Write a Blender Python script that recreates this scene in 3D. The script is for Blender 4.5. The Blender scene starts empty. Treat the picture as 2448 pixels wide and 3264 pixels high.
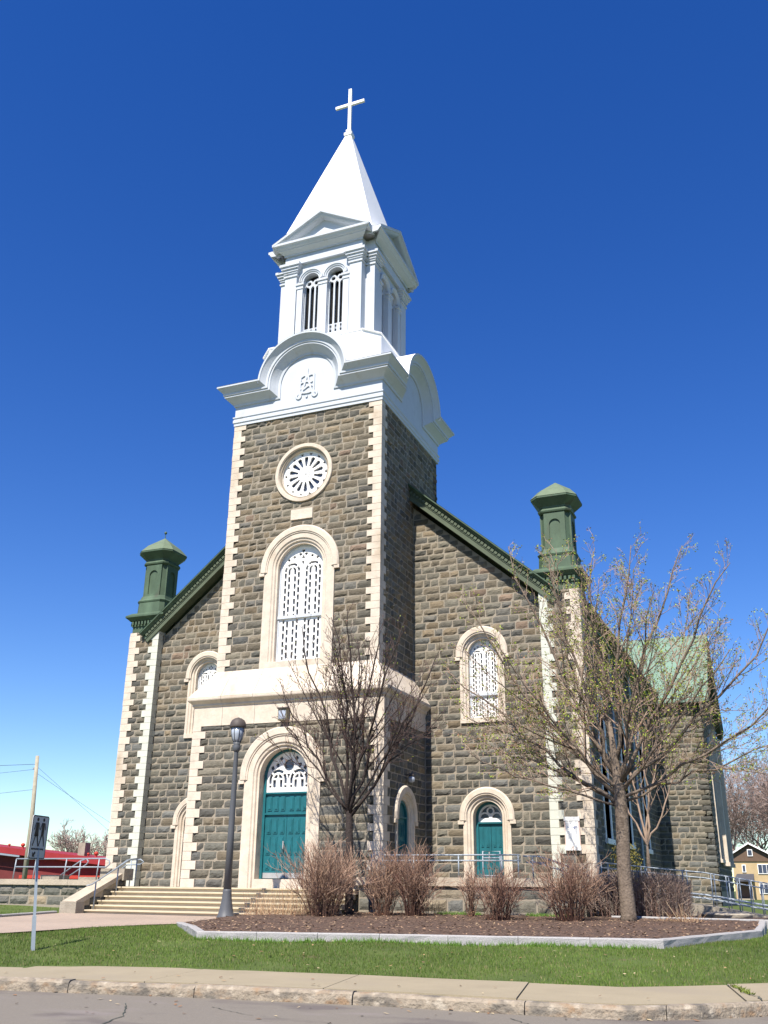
import bpy, math, random
import numpy as np
from mathutils import Vector, Matrix
R = math.radians
scene = bpy.context.scene
COL = scene.collection

# ------------------------------------------------------------------ camera, sky, sun, exposure
cam_d = bpy.data.cameras.new('camera')
cam = bpy.data.objects.new('camera', cam_d)
COL.objects.link(cam)
scene.camera = cam
yaw, pitch, roll = R(22.477), R(21.465), R(0.596)
fw = Vector((-math.sin(yaw)*math.cos(pitch), math.cos(yaw)*math.cos(pitch), math.sin(pitch)))
rt0 = Vector((math.cos(yaw), math.sin(yaw), 0)); up0 = rt0.cross(fw)
rt = math.cos(roll)*rt0 + math.sin(roll)*up0
up = -math.sin(roll)*rt0 + math.cos(roll)*up0
M = Matrix.Identity(4)
for i in range(3):
    M[i][0], M[i][1], M[i][2] = rt[i], up[i], -fw[i]
M.translation = Vector((15.8845, -33.6744, 0.090))
cam.matrix_world = M
cam_d.sensor_fit = 'VERTICAL'; cam_d.sensor_height = 24.0
cam_d.lens = 24.0*3035.87/3264.0
cam_d.clip_start = 0.1; cam_d.clip_end = 3000

SUN_EL, SUN_AZ = 53.5, 0.4          # azimuth: degrees to the left of the facade normal
sdir = Vector((-math.sin(R(SUN_AZ))*math.cos(R(SUN_EL)), -math.cos(R(SUN_AZ))*math.cos(R(SUN_EL)), math.sin(R(SUN_EL))))
sun_d = bpy.data.lights.new('sun', 'SUN'); sun_d.energy = 5.0; sun_d.angle = R(0.5); sun_d.color = (1.0, 0.93, 0.82)
sun = bpy.data.objects.new('sun', sun_d); COL.objects.link(sun)
sun.rotation_euler = (-sdir).to_track_quat('-Z', 'Y').to_euler()
sun.location = (0, -40, 60)

world = bpy.data.worlds.new('World'); scene.world = world
world.use_nodes = True
wn = world.node_tree; wn.nodes.clear()
sky = wn.nodes.new('ShaderNodeTexSky'); sky.sky_type = 'NISHITA'; sky.sun_disc = False
sky.sun_elevation = R(SUN_EL); sky.sun_rotation = R(180 + SUN_AZ)
sky.altitude = 0; sky.air_density = 1.0; sky.dust_density = 0.0; sky.ozone_density = 2.0
hs = wn.nodes.new('ShaderNodeHueSaturation'); hs.inputs['Saturation'].default_value = 1.37; hs.inputs['Hue'].default_value = 0.519
bg = wn.nodes.new('ShaderNodeBackground'); bg.inputs['Strength'].default_value = 0.092
wo = wn.nodes.new('ShaderNodeOutputWorld')
tm = wn.nodes.new('ShaderNodeMix'); tm.data_type = 'RGBA'; tm.blend_type = 'MULTIPLY'; tm.inputs['Factor'].default_value = 1; tm.inputs[7].default_value = (.86,.95,1.0,1)
wn.links.new(sky.outputs[0], hs.inputs['Color']); wn.links.new(hs.outputs[0], tm.inputs[6]); wn.links.new(tm.outputs[2], bg.inputs['Color'])
wn.links.new(bg.outputs[0], wo.inputs['Surface'])
scene.view_settings.view_transform = 'Standard'; scene.view_settings.look = 'None'
scene.view_settings.exposure = 0.85; scene.view_settings.gamma = 1.0
scene.view_settings.use_curve_mapping = False

# ------------------------------------------------------------------ materials
def mat(name, base, rough=0.8, var=0.12, scale=3.0, bump=0.0, bscale=30.0, metal=0.0, attr=False, spec=0.3, extra=None, coat=0):
    m = bpy.data.materials.new(name); m.use_nodes = True
    nt = m.node_tree; N = nt.nodes; L = nt.links
    p = N['Principled BSDF']
    p.inputs['Roughness'].default_value = rough; p.inputs['Metallic'].default_value = metal
    p.inputs['Specular IOR Level'].default_value = spec
    tc = N.new('ShaderNodeTexCoord')
    if attr:
        a = N.new('ShaderNodeAttribute'); a.attribute_name = 'tint'; src = a.outputs['Color']
    else:
        rgb = N.new('ShaderNodeRGB'); rgb.outputs[0].default_value = (*base, 1); src = rgb.outputs[0]
    if var > 0:
        n1 = N.new('ShaderNodeTexNoise'); n1.inputs['Scale'].default_value = scale; n1.inputs['Detail'].default_value = 6
        n1.inputs['Roughness'].default_value = 0.65
        L.new(tc.outputs['Object'], n1.inputs['Vector'])
        mr = N.new('ShaderNodeMapRange'); mr.inputs['From Min'].default_value = 0.25; mr.inputs['From Max'].default_value = 0.75
        mr.inputs['To Min'].default_value = 1-var; mr.inputs['To Max'].default_value = 1+var
        L.new(n1.outputs['Fac'], mr.inputs['Value'])
        mx = N.new('ShaderNodeMix'); mx.data_type = 'RGBA'; mx.blend_type = 'MULTIPLY'; mx.inputs['Factor'].default_value = 1
        L.new(src, mx.inputs[6]); L.new(mr.outputs[0], mx.inputs[7]); src = mx.outputs[2]
    if extra:
        for (col, sc, lo, hi, stretch) in extra:      # stains: colour, noise scale, threshold range, per-axis stretch
            n2 = N.new('ShaderNodeTexNoise'); n2.inputs['Scale'].default_value = sc; n2.inputs['Detail'].default_value = 5
            mp = N.new('ShaderNodeMapping'); mp.inputs['Scale'].default_value = stretch
            L.new(tc.outputs['Object'], mp.inputs['Vector']); L.new(mp.outputs[0], n2.inputs['Vector'])
            mr2 = N.new('ShaderNodeMapRange'); mr2.inputs['From Min'].default_value = lo; mr2.inputs['From Max'].default_value = hi
            L.new(n2.outputs['Fac'], mr2.inputs['Value'])
            mx2 = N.new('ShaderNodeMix'); mx2.data_type = 'RGBA'
            L.new(mr2.outputs[0], mx2.inputs['Factor']); L.new(src, mx2.inputs[6]); mx2.inputs[7].default_value = (*col, 1)
            src = mx2.outputs[2]
    L.new(src, p.inputs['Base Color'])
    if bump > 0:
        nb = N.new('ShaderNodeTexNoise'); nb.inputs['Scale'].default_value = bscale; nb.inputs['Detail'].default_value = 5
        L.new(tc.outputs['Object'], nb.inputs['Vector'])
        b = N.new('ShaderNodeBump'); b.inputs['Strength'].default_value = bump; b.inputs['Distance'].default_value = 0.03
        L.new(nb.outputs['Fac'], b.inputs['Height']); L.new(b.outputs[0], p.inputs['Normal'])
    return m

MT = {}
MT['stone'] = mat('rock_faced_stone', (.2,.18,.15), 0.92, 0.28, 5.0, 0.6, 22, attr=True, spec=0.15)
MT['mortar'] = mat('mortar', (.275,.238,.188), 0.95, 0.15, 4.0)
MT['lime'] = mat('limestone', (.56,.485,.40), 0.85, 0.17, 3.2, 0.25, 18, spec=0.2, extra=[((.40,.32,.235), 1.3, .55, .78, (1,1,.6))])
MT['limestain'] = mat('copper_stained_limestone', (.53,.54,.47), 0.85, 0.12, 2.5, 0.25, 18, spec=0.2)
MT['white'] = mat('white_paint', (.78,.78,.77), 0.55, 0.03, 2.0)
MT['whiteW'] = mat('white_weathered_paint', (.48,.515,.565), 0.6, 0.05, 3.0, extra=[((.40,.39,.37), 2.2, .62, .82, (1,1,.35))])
MT['spire'] = mat('white_spire_metal', (.82,.82,.82), 0.5, 0.02, 2.0)
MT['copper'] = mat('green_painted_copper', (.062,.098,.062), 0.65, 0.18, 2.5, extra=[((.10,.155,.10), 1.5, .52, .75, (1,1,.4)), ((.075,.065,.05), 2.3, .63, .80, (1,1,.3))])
MT['copperSun'] = mat('sunlit_tone_copper', (.125,.165,.105), 0.6, 0.15, 3.0)  # paler copy of the turret copper; sun on the slopes put into its colour
MT['roof'] = mat('verdigris_roof', (.15,.235,.18), 0.7, 0.14, 1.2, extra=[((.10,.16,.13), 0.9, .60, .80, (1,1,1))])
MT['roofdark'] = mat('dark_green_trim', (.05,.06,.047), 0.7, 0.2, 2.0)
MT['teal'] = mat('teal_door_paint', (.009,.108,.132), 0.5, 0.22, 2.5, spec=0.4)
MT['kick'] = mat('kick_plate', (.30,.31,.32), 0.45, 0.1, 8.0)
MT['glass'] = mat('dark_window_glass', (.055,.07,.105), 0.15, 0.25, 2.0, spec=0.6)  # reflected sky is put into the blue-grey base colour
MT['void'] = mat('belfry_shade_black', (.006,.006,.007), 0.9, 0)  # near-black base stands in for the shade inside the belfry
MT['steps'] = mat('pale_timber_steps', (.52,.445,.32), 0.8, 0.10, 3.0, extra=[((.40,.33,.22), 1.8, .58, .8, (.3,1,1))])
MT['galv'] = mat('galvanised_steel', (.27,.31,.35), 0.5, 0.08, 6.0, metal=0.15, spec=0.4)
MT['lamp'] = mat('lamp_post_paint', (.085,.09,.10), 0.5, 0.06, 6.0)
MT['lampcap'] = mat('lamp_cap', (.075,.062,.056), 0.6, 0.08, 6.0)
MT['lampglass'] = mat('lamp_glass', (.36,.40,.47), 0.15, 0.05, 6.0, spec=0.6)
MT['signw'] = mat('sign_face', (.44,.44,.45), 0.5, 0.04, 6.0)
MT['black'] = mat('sign_black', (.012,.012,.014), 0.5, 0)
MT['blue'] = mat('notice_blue', (.10,.14,.35), 0.6, 0)
MT['pinkish'] = mat('notice_frame', (.62,.47,.42), 0.6, 0.06, 6.0)
MT['granite'] = mat('granite', (.33,.32,.315), 0.85, 0.22, 40.0, 0.5, 60)
MT['kerb'] = mat('rusty_granite_kerb', (.275,.23,.175), 0.9, 0.3, 12.0, 0.8, 26, extra=[((.25,.17,.105), 5.5, .52, .70, (1,1,1.5)), ((.135,.12,.10), 3.0, .50, .66, (1,1,2.0)), ((.38,.33,.26), 6.0, .58, .7, (1,1,1))])
MT['walk'] = mat('concrete_walk', (.28,.237,.162), 0.9, 0.10, 1.4, 0.15, 60, extra=[((.235,.20,.15), 0.7, .52, .8, (1,1,1))])
MT['road'] = mat('asphalt', (.172,.153,.128), 0.92, 0.14, 45.0, 0.3, 80, extra=[((.125,.108,.098), 0.45, .53, .60, (1,1.6,1)), ((.195,.17,.155), 0.8, .60, .74, (1,2,1))])
MT['mulch'] = mat('mulch', (.082,.053,.039), 0.95, 0.45, 14.0, 1.0, 26, extra=[((.20,.125,.085), 22.0, .56, .70, (1,1,1)), ((.05,.035,.03), 3.0, .58, .75, (1,1,1))])
MT['soil'] = mat('soil', (.12,.085,.065), 0.95, 0.3, 8.0, 0.8, 20)
MT['lawn'] = mat('lawn_ground', (.068,.098,.022), 0.95, 0.32, 0.9, 0.6, 26, extra=[((.09,.115,.028), 0.7, .52, .72, (1,1,1)), ((.12,.095,.05), 1.6, .66, .78, (1,1,1))])
MT['blade'] = mat('grass_blades', (.085,.165,.026), 0.8, 0.0, 1.0, attr=True, spec=0.2)
MT['bark'] = mat('grey_brown_bark', (.155,.12,.092), 0.9, 0.4, 9.0, 0.9, 18, extra=[((.075,.055,.04), 4.0, .56, .7, (1,1,.5))])
MT['twig'] = mat('pale_twigs', (.31,.225,.17), 0.85, 0.25, 3.0)
MT['barkdark'] = mat('dark_bark', (.04,.03,.027), 0.9, 0.35, 8.0, 0.9, 18)
MT['twigdark'] = mat('dark_reddish_twigs', (.075,.048,.042), 0.85, 0.25, 3.0)
MT['bud'] = mat('spring_buds', (.2,.26,.03), 0.7, 0, attr=True)
MT['shrub'] = mat('shrub_stems', (.24,.15,.105), 0.9, 0, attr=True)
MT['straw'] = mat('dry_grass', (.45,.32,.19), 0.9, 0, attr=True)
MT['farwood'] = mat('far_twigs', (.29,.215,.19), 0.9, 0.25, 1.0)
MT['brick'] = mat('yellow_brick', (.44,.335,.19), 0.9, 0.12, 2.0)
MT['brownsiding'] = mat('brown_gable_siding', (.13,.085,.06), 0.9, 0.15, 3.0)
MT['shingle'] = mat('dark_shingles', (.07,.07,.08), 0.9, 0.2, 3.0)
MT['redwall'] = mat('dark_red_wall', (.135,.028,.028), 0.85, 0.2, 1.0)
MT['redroof'] = mat('red_metal_roof', (.27,.025,.028), 0.6, 0.12, 1.5)
MT['redbright'] = mat('orange_red_metal', (.42,.045,.03), 0.6, 0.06, 1.5)
MT['polewood'] = mat('weathered_pole', (.33,.30,.23), 0.9, 0.2, 5.0)
MT['wire'] = mat('wire', (.03,.03,.03), 0.6, 0)
MT['flood'] = mat('floodlight_box', (.20,.19,.13), 0.6, 0.1, 5.0)
MT['conc'] = mat('rough_concrete', (.29,.255,.205), 0.92, 0.25, 3.0, 0.5, 25)
MT['foliage'] = mat('conifer_foliage', (.14,.13,.03), 0.9, 0, attr=True)

MT['coping'] = mat('weathered_coping', (.40,.34,.265), 0.9, 0.22, 2.5, 0.5, 25)
MT['olive'] = mat('olive_grey_band', (.085,.105,.07), 0.8, 0.15, 2.0)

# pavers with a brick pattern
def paver_mat():
    m = mat('paver_path', (.45,.33,.27), 0.9, 0.12, 1.2)
    nt = m.node_tree; N = nt.nodes; L = nt.links; p = N['Principled BSDF']
    tc = N.new('ShaderNodeTexCoord'); mp = N.new('ShaderNodeMapping'); mp.inputs['Rotation'].default_value = (0,0,R(14))
    br = N.new('ShaderNodeTexBrick'); br.inputs['Scale'].default_value = 1.0
    br.inputs['Color1'].default_value = (.36,.275,.215,1); br.inputs['Color2'].default_value = (.31,.25,.20,1); br.inputs['Mortar'].default_value = (.25,.20,.155,1)
    br.inputs['Brick Width'].default_value = 0.22; br.inputs['Row Height'].default_value = 0.11; br.inputs['Mortar Size'].default_value = 0.006
    L.new(tc.outputs['Object'], mp.inputs['Vector']); L.new(mp.outputs[0], br.inputs['Vector'])
    n = N.new('ShaderNodeTexNoise'); n.inputs['Scale'].default_value = 0.5; L.new(tc.outputs['Object'], n.inputs['Vector'])
    mr = N.new('ShaderNodeMapRange'); mr.inputs['To Min'].default_value = .8; mr.inputs['To Max'].default_value = 1.2; L.new(n.outputs['Fac'], mr.inputs['Value'])
    mx = N.new('ShaderNodeMix'); mx.data_type = 'RGBA'; mx.blend_type = 'MULTIPLY'; mx.inputs['Factor'].default_value = 1
    L.new(br.outputs['Color'], mx.inputs[6]); L.new(mr.outputs[0], mx.inputs[7]); L.new(mx.outputs[2], p.inputs['Base Color'])
    return m
MT['paver'] = paver_mat()

# ------------------------------------------------------------------ mesh helpers
class MB:
    def __init__(s): s.v = []; s.f = []; s.c = None
    def add(s, vs, fs, col=None):
        o = len(s.v); s.v.extend([tuple(p) for p in vs]); s.f.extend([tuple(i+o for i in f) for f in fs])
        if col is not None:
            if s.c is None: s.c = [(1,1,1)]*o
            s.c.extend(list(col) if isinstance(col, list) else [col]*len(vs))
        elif s.c is not None: s.c.extend([(1,1,1)]*len(vs))
    def build(s, name, m, parent=None, smooth=False):
        me = bpy.data.meshes.new(name); me.from_pydata(s.v, [], s.f); me.update()
        if s.c is not None:
            a = me.color_attributes.new('tint', 'FLOAT_COLOR', 'POINT')
            arr = np.ones((len(s.v), 4), dtype=np.float32); arr[:, :3] = np.array(s.c, dtype=np.float32)
            a.data.foreach_set('color', arr.ravel())
        me.materials.append(m if not isinstance(m, str) else MT[m])
        if smooth: me.polygons.foreach_set('use_smooth', [True]*len(me.polygons))
        o = bpy.data.objects.new(name, me); COL.objects.link(o)
        if parent is not None: o.parent = parent
        return o

def tag(o, label=None, cat=None, group=None, kind=None):
    if label: o['label'] = label
    if cat: o['category'] = cat
    if group: o['group'] = group
    if kind: o['kind'] = kind
    return o
def empty(name, loc, label=None, cat=None, group=None):
    o = bpy.data.objects.new(name, None); COL.objects.link(o); o.location = loc; o.empty_display_size = 0.2
    return tag(o, label, cat, group)
def build_at(mb, name, m, parent, smooth=False):
    """mesh given in world coordinates, parented to an empty that sits at its own location"""
    l = parent
    off = Vector((0,0,0))
    while l is not None: off += l.location; l = l.parent
    mb.v = [(p[0]-off.x, p[1]-off.y, p[2]-off.z) for p in mb.v]
    return mb.build(name, m, parent, smooth)

class F:
    """wall frame: a along the wall, z up, o outward"""
    def __init__(s, O, u): s.O = Vector(O); s.u = Vector(u); s.n = s.u.cross(Vector((0,0,1)))
    def P(s, a, z, o=0.0):
        p = s.O + s.u*a + s.n*o; return (p.x, p.y, p.z + z)
def bx(mb, fr, a0, a1, z0, z1, o0, o1, col=None):
    vs = [fr.P(a,z,o) for o in (o0,o1) for z in (z0,z1) for a in (a0,a1)]
    mb.add(vs, [(4,5,7,6),(1,0,2,3),(0,4,6,2),(5,1,3,7),(6,7,3,2),(0,1,5,4)], col)
W = F((0,0,0), (1,0,0))             # plain world frame, o = -y
def wbox(mb, x0,x1,y0,y1,z0,z1,col=None): bx(mb, W, x0,x1,z0,z1,-y1,-y0,col)

def sweep(mb, fr, path, prof, mitre=(None,None), closed=False, col=None, caps=True):
    """path: (a,z,na,nz) ; prof: (d,o) ; point = path - d*normal, pushed out o"""
    n = len(path); k = len(prof); vs = []
    for i,(a,z,na,nz) in enumerate(path):
        for (d,o) in prof:
            aa = a - d*na; zz = z - d*nz
            if i == 0 and mitre[0] is not None: aa += mitre[0]*o
            if i == n-1 and mitre[1] is not None: aa += mitre[1]*o
            vs.append(fr.P(aa,zz,o))
    fs = []
    for i in range(n if closed else n-1):
        j = (i+1) % n
        for q in range(k-1):
            fs.append((i*k+q, i*k+q+1, j*k+q+1, j*k+q))
    if caps and not closed:
        fs.append(tuple(range(k-1,-1,-1))); fs.append(tuple(range((n-1)*k, n*k)))
    mb.add(vs, fs, col)

def tube(mb, pts, rad, n=8, col=None, cap=True):
    pts = [Vector(p) for p in pts]
    if not isinstance(rad, (list,tuple)): rad = [rad]*len(pts)
    vs = []; ref = None
    for i,p in enumerate(pts):
        t = (pts[min(i+1,len(pts)-1)] - pts[max(i-1,0)])
        if t.length < 1e-9: t = Vector((0,0,1))
        t.normalize()
        if ref is None: ref = Vector((1,0,0)) if abs(t.x) < .8 else Vector((0,1,0))
        b = t.cross(ref); b.normalize(); ref = b.cross(t)
        for j in range(n):
            an = 2*math.pi*j/n
            vs.append(p + rad[i]*(math.cos(an)*ref + math.sin(an)*b))
    fs = []
    for i in range(len(pts)-1):
        for j in range(n):
            fs.append((i*n+j, i*n+(j+1)%n, (i+1)*n+(j+1)%n, (i+1)*n+j))
    if cap:
        fs.append(tuple(range(n-1,-1,-1))); fs.append(tuple(range((len(pts)-1)*n, len(pts)*n)))
    if col is not None and isinstance(col[0], tuple):
        c0, c1 = col; k = len(pts)-1
        col = [tuple(c0[q]+(c1[q]-c0[q])*i/k for q in range(3)) for i in range(len(pts)) for _ in range(n)]
    mb.add(vs, fs, col)

def lathe(mb, c, prof, n=24, square=0.0):
    vs = []; k = len(prof)
    for (r,z) in prof:
        for j in range(n):
            an = 2*math.pi*(j+.5)/n
            vs.append((c[0]+r*math.cos(an), c[1]+r*math.sin(an), c[2]+z))
    fs = [(i*n+j, i*n+(j+1)%n, (i+1)*n+(j+1)%n, (i+1)*n+j) for i in range(k-1) for j in range(n)]
    fs.append(tuple(range(n-1,-1,-1))); fs.append(tuple(range((k-1)*n,k*n)))
    mb.add(vs, fs)

def chsq(h, c):          # chamfered square ring, 8 points, half size h, chamfer c
    return [(-h+c,-h),(h-c,-h),(h,-h+c),(h,h-c),(h-c,h),(-h+c,h),(-h,h-c),(-h,-h+c)]
def loft(mb, cx, cy, secs, cap=True):      # secs: (h, c, z)
    vs = []; n = 8
    for (h,c,z) in secs: vs += [(cx+x, cy+y, z) for x,y in chsq(h,c)]
    fs = [(i*n+j, i*n+(j+1)%n, (i+1)*n+(j+1)%n, (i+1)*n+j) for i in range(len(secs)-1) for j in range(n)]
    if cap: fs.append(tuple(range(n-1,-1,-1))); fs.append(tuple(range((len(secs)-1)*n, len(secs)*n)))
    mb.add(vs, fs)

def arch_pts(cx, z0, spring, r, seg=28, foot=True):
    """inner outline of a round-arched opening going left foot - crown - right foot, with outward normals"""
    p = []
    if foot: p.append((cx-r, z0, -1, 0))
    for i in range(seg+1):
        t = math.pi*(1 - i/seg)
        p.append((cx+r*math.cos(t), spring+r*math.sin(t), math.cos(t), math.sin(t)))
    if foot: p.append((cx+r, z0, 1, 0))
    return p

def plate(mb, fr, outer, holes, o, back=None):
    """flat polygon with holes at offset o; with back given, the hole edges and rim are walled to that offset"""
    import bmesh
    bm = bmesh.new()
    loops = []
    for loop in [outer]+holes:
        vs = [bm.verts.new((a,z,0)) for a,z in loop]
        es = [bm.edges.new((vs[i], vs[(i+1)%len(vs)])) for i in range(len(vs))]
        loops.append(loop)
    bmesh.ops.triangle_fill(bm, use_beauty=True, use_dissolve=False, edges=bm.edges[:])
    bm.verts.index_update()
    vs = [fr.P(v.co.x, v.co.y, o) for v in bm.verts]; fs = []
    for f in bm.faces:
        ids = [v.index for v in f.verts]
        nrm = f.normal.z
        fs.append(tuple(ids) if nrm > 0 else tuple(reversed(ids)))
    bm.free(); mb.add(vs, fs)
    if back is not None:
        for loop in loops:
            n = len(loop); v2 = [fr.P(a,z,o) for a,z in loop] + [fr.P(a,z,back) for a,z in loop]
            mb.add(v2, [(i,(i+1)%n,n+(i+1)%n,n+i) for i in range(n)])

def mask_panel(fr, a0, a1, z0, z1, fn, cell, o0, o1):
    """raster panel: fn(A,Z) -> bool arrays of filled cells; extruded from o0 (back) to o1 (front)"""
    nx = max(2, int(round((a1-a0)/cell))); nz = max(2, int(round((z1-z0)/cell)))
    A = a0 + (np.arange(nx)+.5)*(a1-a0)/nx; Z = z0 + (np.arange(nz)+.5)*(z1-z0)/nz
    AA, ZZ = np.meshgrid(A, Z)
    g = fn(AA, ZZ)
    da = (a1-a0)/nx; dz = (z1-z0)/nz
    mb = MB(); used = np.zeros_like(g)
    def q(p): mb.add(p, [(0,1,2,3)])
    for i in range(nz):
        j = 0
        while j < nx:
            if g[i,j] and not used[i,j]:
                j2 = j
                while j2 < nx and g[i,j2] and not used[i,j2]: j2 += 1
                i2 = i+1
                while i2 < nz and g[i2,j:j2].all() and not used[i2,j:j2].any(): i2 += 1
                used[i:i2, j:j2] = True
                x0,x1,y0,y1 = a0+j*da, a0+j2*da, z0+i*dz, z0+i2*dz
                q([fr.P(x0,y0,o1),fr.P(x1,y0,o1),fr.P(x1,y1,o1),fr.P(x0,y1,o1)])
                j = j2
            else: j += 1
    gp = np.pad(g, 1)
    for i in range(nz+1):                       # horizontal edges
        d = gp[i+1,1:-1].astype(int) - gp[i,1:-1].astype(int); j = 0
        while j < nx:
            if d[j] != 0:
                j2 = j
                while j2 < nx and d[j2] == d[j]: j2 += 1
                x0,x1,y = a0+j*da, a0+j2*da, z0+i*dz
                p = [fr.P(x0,y,o0),fr.P(x1,y,o0),fr.P(x1,y,o1),fr.P(x0,y,o1)]
                q(p if d[j] > 0 else p[::-1]); j = j2
            else: j += 1
    for j in range(nx+1):                       # vertical edges
        d = gp[1:-1,j+1].astype(int) - gp[1:-1,j].astype(int); i = 0
        while i < nz:
            if d[i] != 0:
                i2 = i
                while i2 < nz and d[i2] == d[i]: i2 += 1
                y0,y1,x = z0+i*dz, z0+i2*dz, a0+j*da
                p = [fr.P(x,y0,o1),fr.P(x,y1,o1),fr.P(x,y1,o0),fr.P(x,y0,o0)]
                q(p if d[i] > 0 else p[::-1]); i = i2
            else: i += 1
    return mb

# ------------------------------------------------------------------ masonry
PAL_LOW = [((.170,.158,.122),5),((.150,.146,.120),4),((.205,.182,.135),2),((.225,.182,.120),1.0),((.125,.120,.104),2),((.165,.165,.150),2),((.215,.145,.10),.05)]
PAL_HIGH = [((.215,.178,.122),5),((.185,.168,.128),4),((.250,.192,.118),2.6),((.160,.150,.126),2.4),((.245,.170,.115),.35),((.235,.205,.145),2),((.29,.165,.095),.03)]
def courses(z0, z1, h, seed):
    rg = random.Random(seed); n = max(1, round((z1-z0)/h)); hs = [rg.uniform(.88,1.12) for _ in range(n)]
    s = sum(hs); out = []; z = z0
    for x in hs:
        d = x/s*(z1-z0); out.append((z, z+d)); z += d
    return out
def mixpal(z, lo=3.5, hi=10.0):
    t = min(1, max(0, (z-lo)/(hi-lo))); return t
def masonry(mb, fr, cs, ivals, seed, joint=.032, relief=.040, wmin=.24, wmax=.70, tone=None, gain=1.0):
    rg = random.Random(seed)
    lo_c, lo_w = zip(*PAL_LOW); hi_c, hi_w = zip(*PAL_HIGH)
    for (z0,z1) in cs:
        for (A0,A1) in ivals(z0,z1):
            if A1-A0 < .1: continue
            a = A0; cuts = [A0]
            while A1-a > wmax*1.15:
                a += rg.uniform(wmin,wmax); cuts.append(a)
            if A1-cuts[-1] < .16 and len(cuts) > 1: cuts.pop()
            cuts.append(A1)
            for b0,b1 in zip(cuts[:-1],cuts[1:]):
                x0,x1,y0,y1 = b0+joint/2,b1-joint/2,z0+joint/2,z1-joint/2
                if x1-x0 < .05: continue
                t = mixpal((z0+z1)/2) if tone is None else tone
                c = rg.choices(hi_c,hi_w)[0] if rg.random() < t else rg.choices(lo_c,lo_w)[0]
                k = rg.uniform(.54,.90)*gain; lm = (c[0]+c[1]+c[2])/3; ds = .80; c = tuple((lm+(q-lm)*ds)*k for q in c)
                nx = max(2, int((x1-x0)/.1)); nz = 3
                flat = rg.random() < .42
                amp = relief*(.35 if flat else rg.uniform(.6,1.15))
                tilt = rg.uniform(-.4,1.0)
                vs = []
                for i in range(nz+1):
                    for j in range(nx+1):
                        e = (i in (0,nz)) or (j in (0,nx))
                        jx = 0 if j in (0,nx) else rg.uniform(-.02,.02); jz = 0 if i in (0,nz) else rg.uniform(-.02,.02)
                        # rock face: belly pushed out, more towards the top of the block
                        o = rg.uniform(-.004,.006) if e else .012 + amp*(0.45+.55*rg.random())*(1+tilt*(i/nz-.5))
                        vs.append(fr.P(x0+(x1-x0)*j/nx+jx, y0+(y1-y0)*i/nz+jz, o))
                w = nx+1
                fs = [(i*w+j, i*w+j+1, (i+1)*w+j+1, (i+1)*w+j) for i in range(nz) for j in range(nx)]
                # skirt
                ring = [j for j in range(w)] + [i*w+nx for i in range(1,nz+1)] + [nz*w+j for j in range(nx-1,-1,-1)] + [i*w for i in range(nz-1,0,-1)]
                pr = [(x0+(x1-x0)*(q%w)/nx, y0+(y1-y0)*(q//w)/nz) for q in ring]
                base = len(vs); vs += [fr.P(aa,zz,-.012) for aa,zz in pr]; m = len(ring)
                fs += [(base+i, base+(i+1)%m, ring[(i+1)%m], ring[i]) for i in range(m)]
                mb.add(vs, fs, c)

def cut(ivs, lo, hi):
    out = []
    for a,b in ivs:
        if hi <= a or lo >= b: out.append((a,b)); continue
        if lo > a: out.append((a,lo))
        if hi < b: out.append((hi,b))
    return out
def arch_cut(ivs, z0, z1, cx, zb, spring, r):
    """remove an arched opening (radius r, bottom zb) from the stone intervals of one course"""
    zm = (z0+z1)/2
    if zm < zb: return ivs
    if zm <= spring: return cut(ivs, cx-r, cx+r)
    d = zm - spring
    if d >= r: return ivs
    h = math.sqrt(r*r-d*d); return cut(ivs, cx-h, cx+h)
def round_cut(ivs, z0, z1, cx, cz, r):
    d = abs((z0+z1)/2-cz)
    if d >= r: return ivs
    h = math.sqrt(r*r-d*d); return cut(ivs, cx-h, cx+h)

QS, QL = .30, .50       # quoin: short and long face
def corner_quoins(mb, x, y, sx, sy, cs, proud=.045, qs=QS, ql=QL, seed=1):
    """alternating blocks at the vertical corner (x,y); the body lies towards (sx,sy)"""
    rg = random.Random(seed)
    for i,(z0,z1) in enumerate(cs):
        wx, wy = (ql,qs) if i % 2 == 0 else (qs,ql)
        p = proud + rg.uniform(-.006,.006)
        xs = sorted((x - sx*p, x + sx*wx)); ys = sorted((y - sy*p, y + sy*wy))
        wbox(mb, xs[0],xs[1],ys[0],ys[1],z0+.005,z1-.005)
def qw(i, a=True): return (QL if i % 2 == 0 else QS) if a else (QS if i % 2 == 0 else QL)

def arch_surround(mb, fr, cx, z0, spring, r, jamb, hood, proud=.07, depth=.42, hoodp=.13, hood_drop=.12, col=None):
    """stone jambs and archivolt round an opening, with a label mould over the arch"""
    p = arch_pts(cx, z0, spring, r)
    p = [(a,z,-na,-nz) for a,z,na,nz in p]
    pr = [(0,-depth),(0,-.04),(.07,-.04),(.10,.02),(.17,.03),(.20,proud),(jamb-r,proud),(jamb-r,-.02)]
    sweep(mb, fr, p, pr)
    h = arch_pts(cx, spring-hood_drop, spring, jamb-.02)
    h = [(a,z,-na,-nz) for a,z,na,nz in h]
    w = hood-jamb+.02
    sweep(mb, fr, h, [(-.10,proud-.01),(-.10,hoodp-.03),(-.06,hoodp-.03),(-.04,hoodp),(w-.05,hoodp),(w,hoodp-.05),(w,-.02)])
    for sgn in (-1,1):      # label stops
        bx(mb, fr, cx+sgn*(jamb+w*.5)-.11, cx+sgn*(jamb+w*.5)+.11, spring-hood_drop-.13, spring-hood_drop, -.02, hoodp-.02)

def hole_arch(cx, z0, spring, r, seg=24):
    return [(cx-r,z0)] + [(cx+r*math.cos(math.pi*(1-i/seg)), spring+r*math.sin(math.pi*(1-i/seg))) for i in range(seg+1)] + [(cx+r,z0)]
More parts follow.
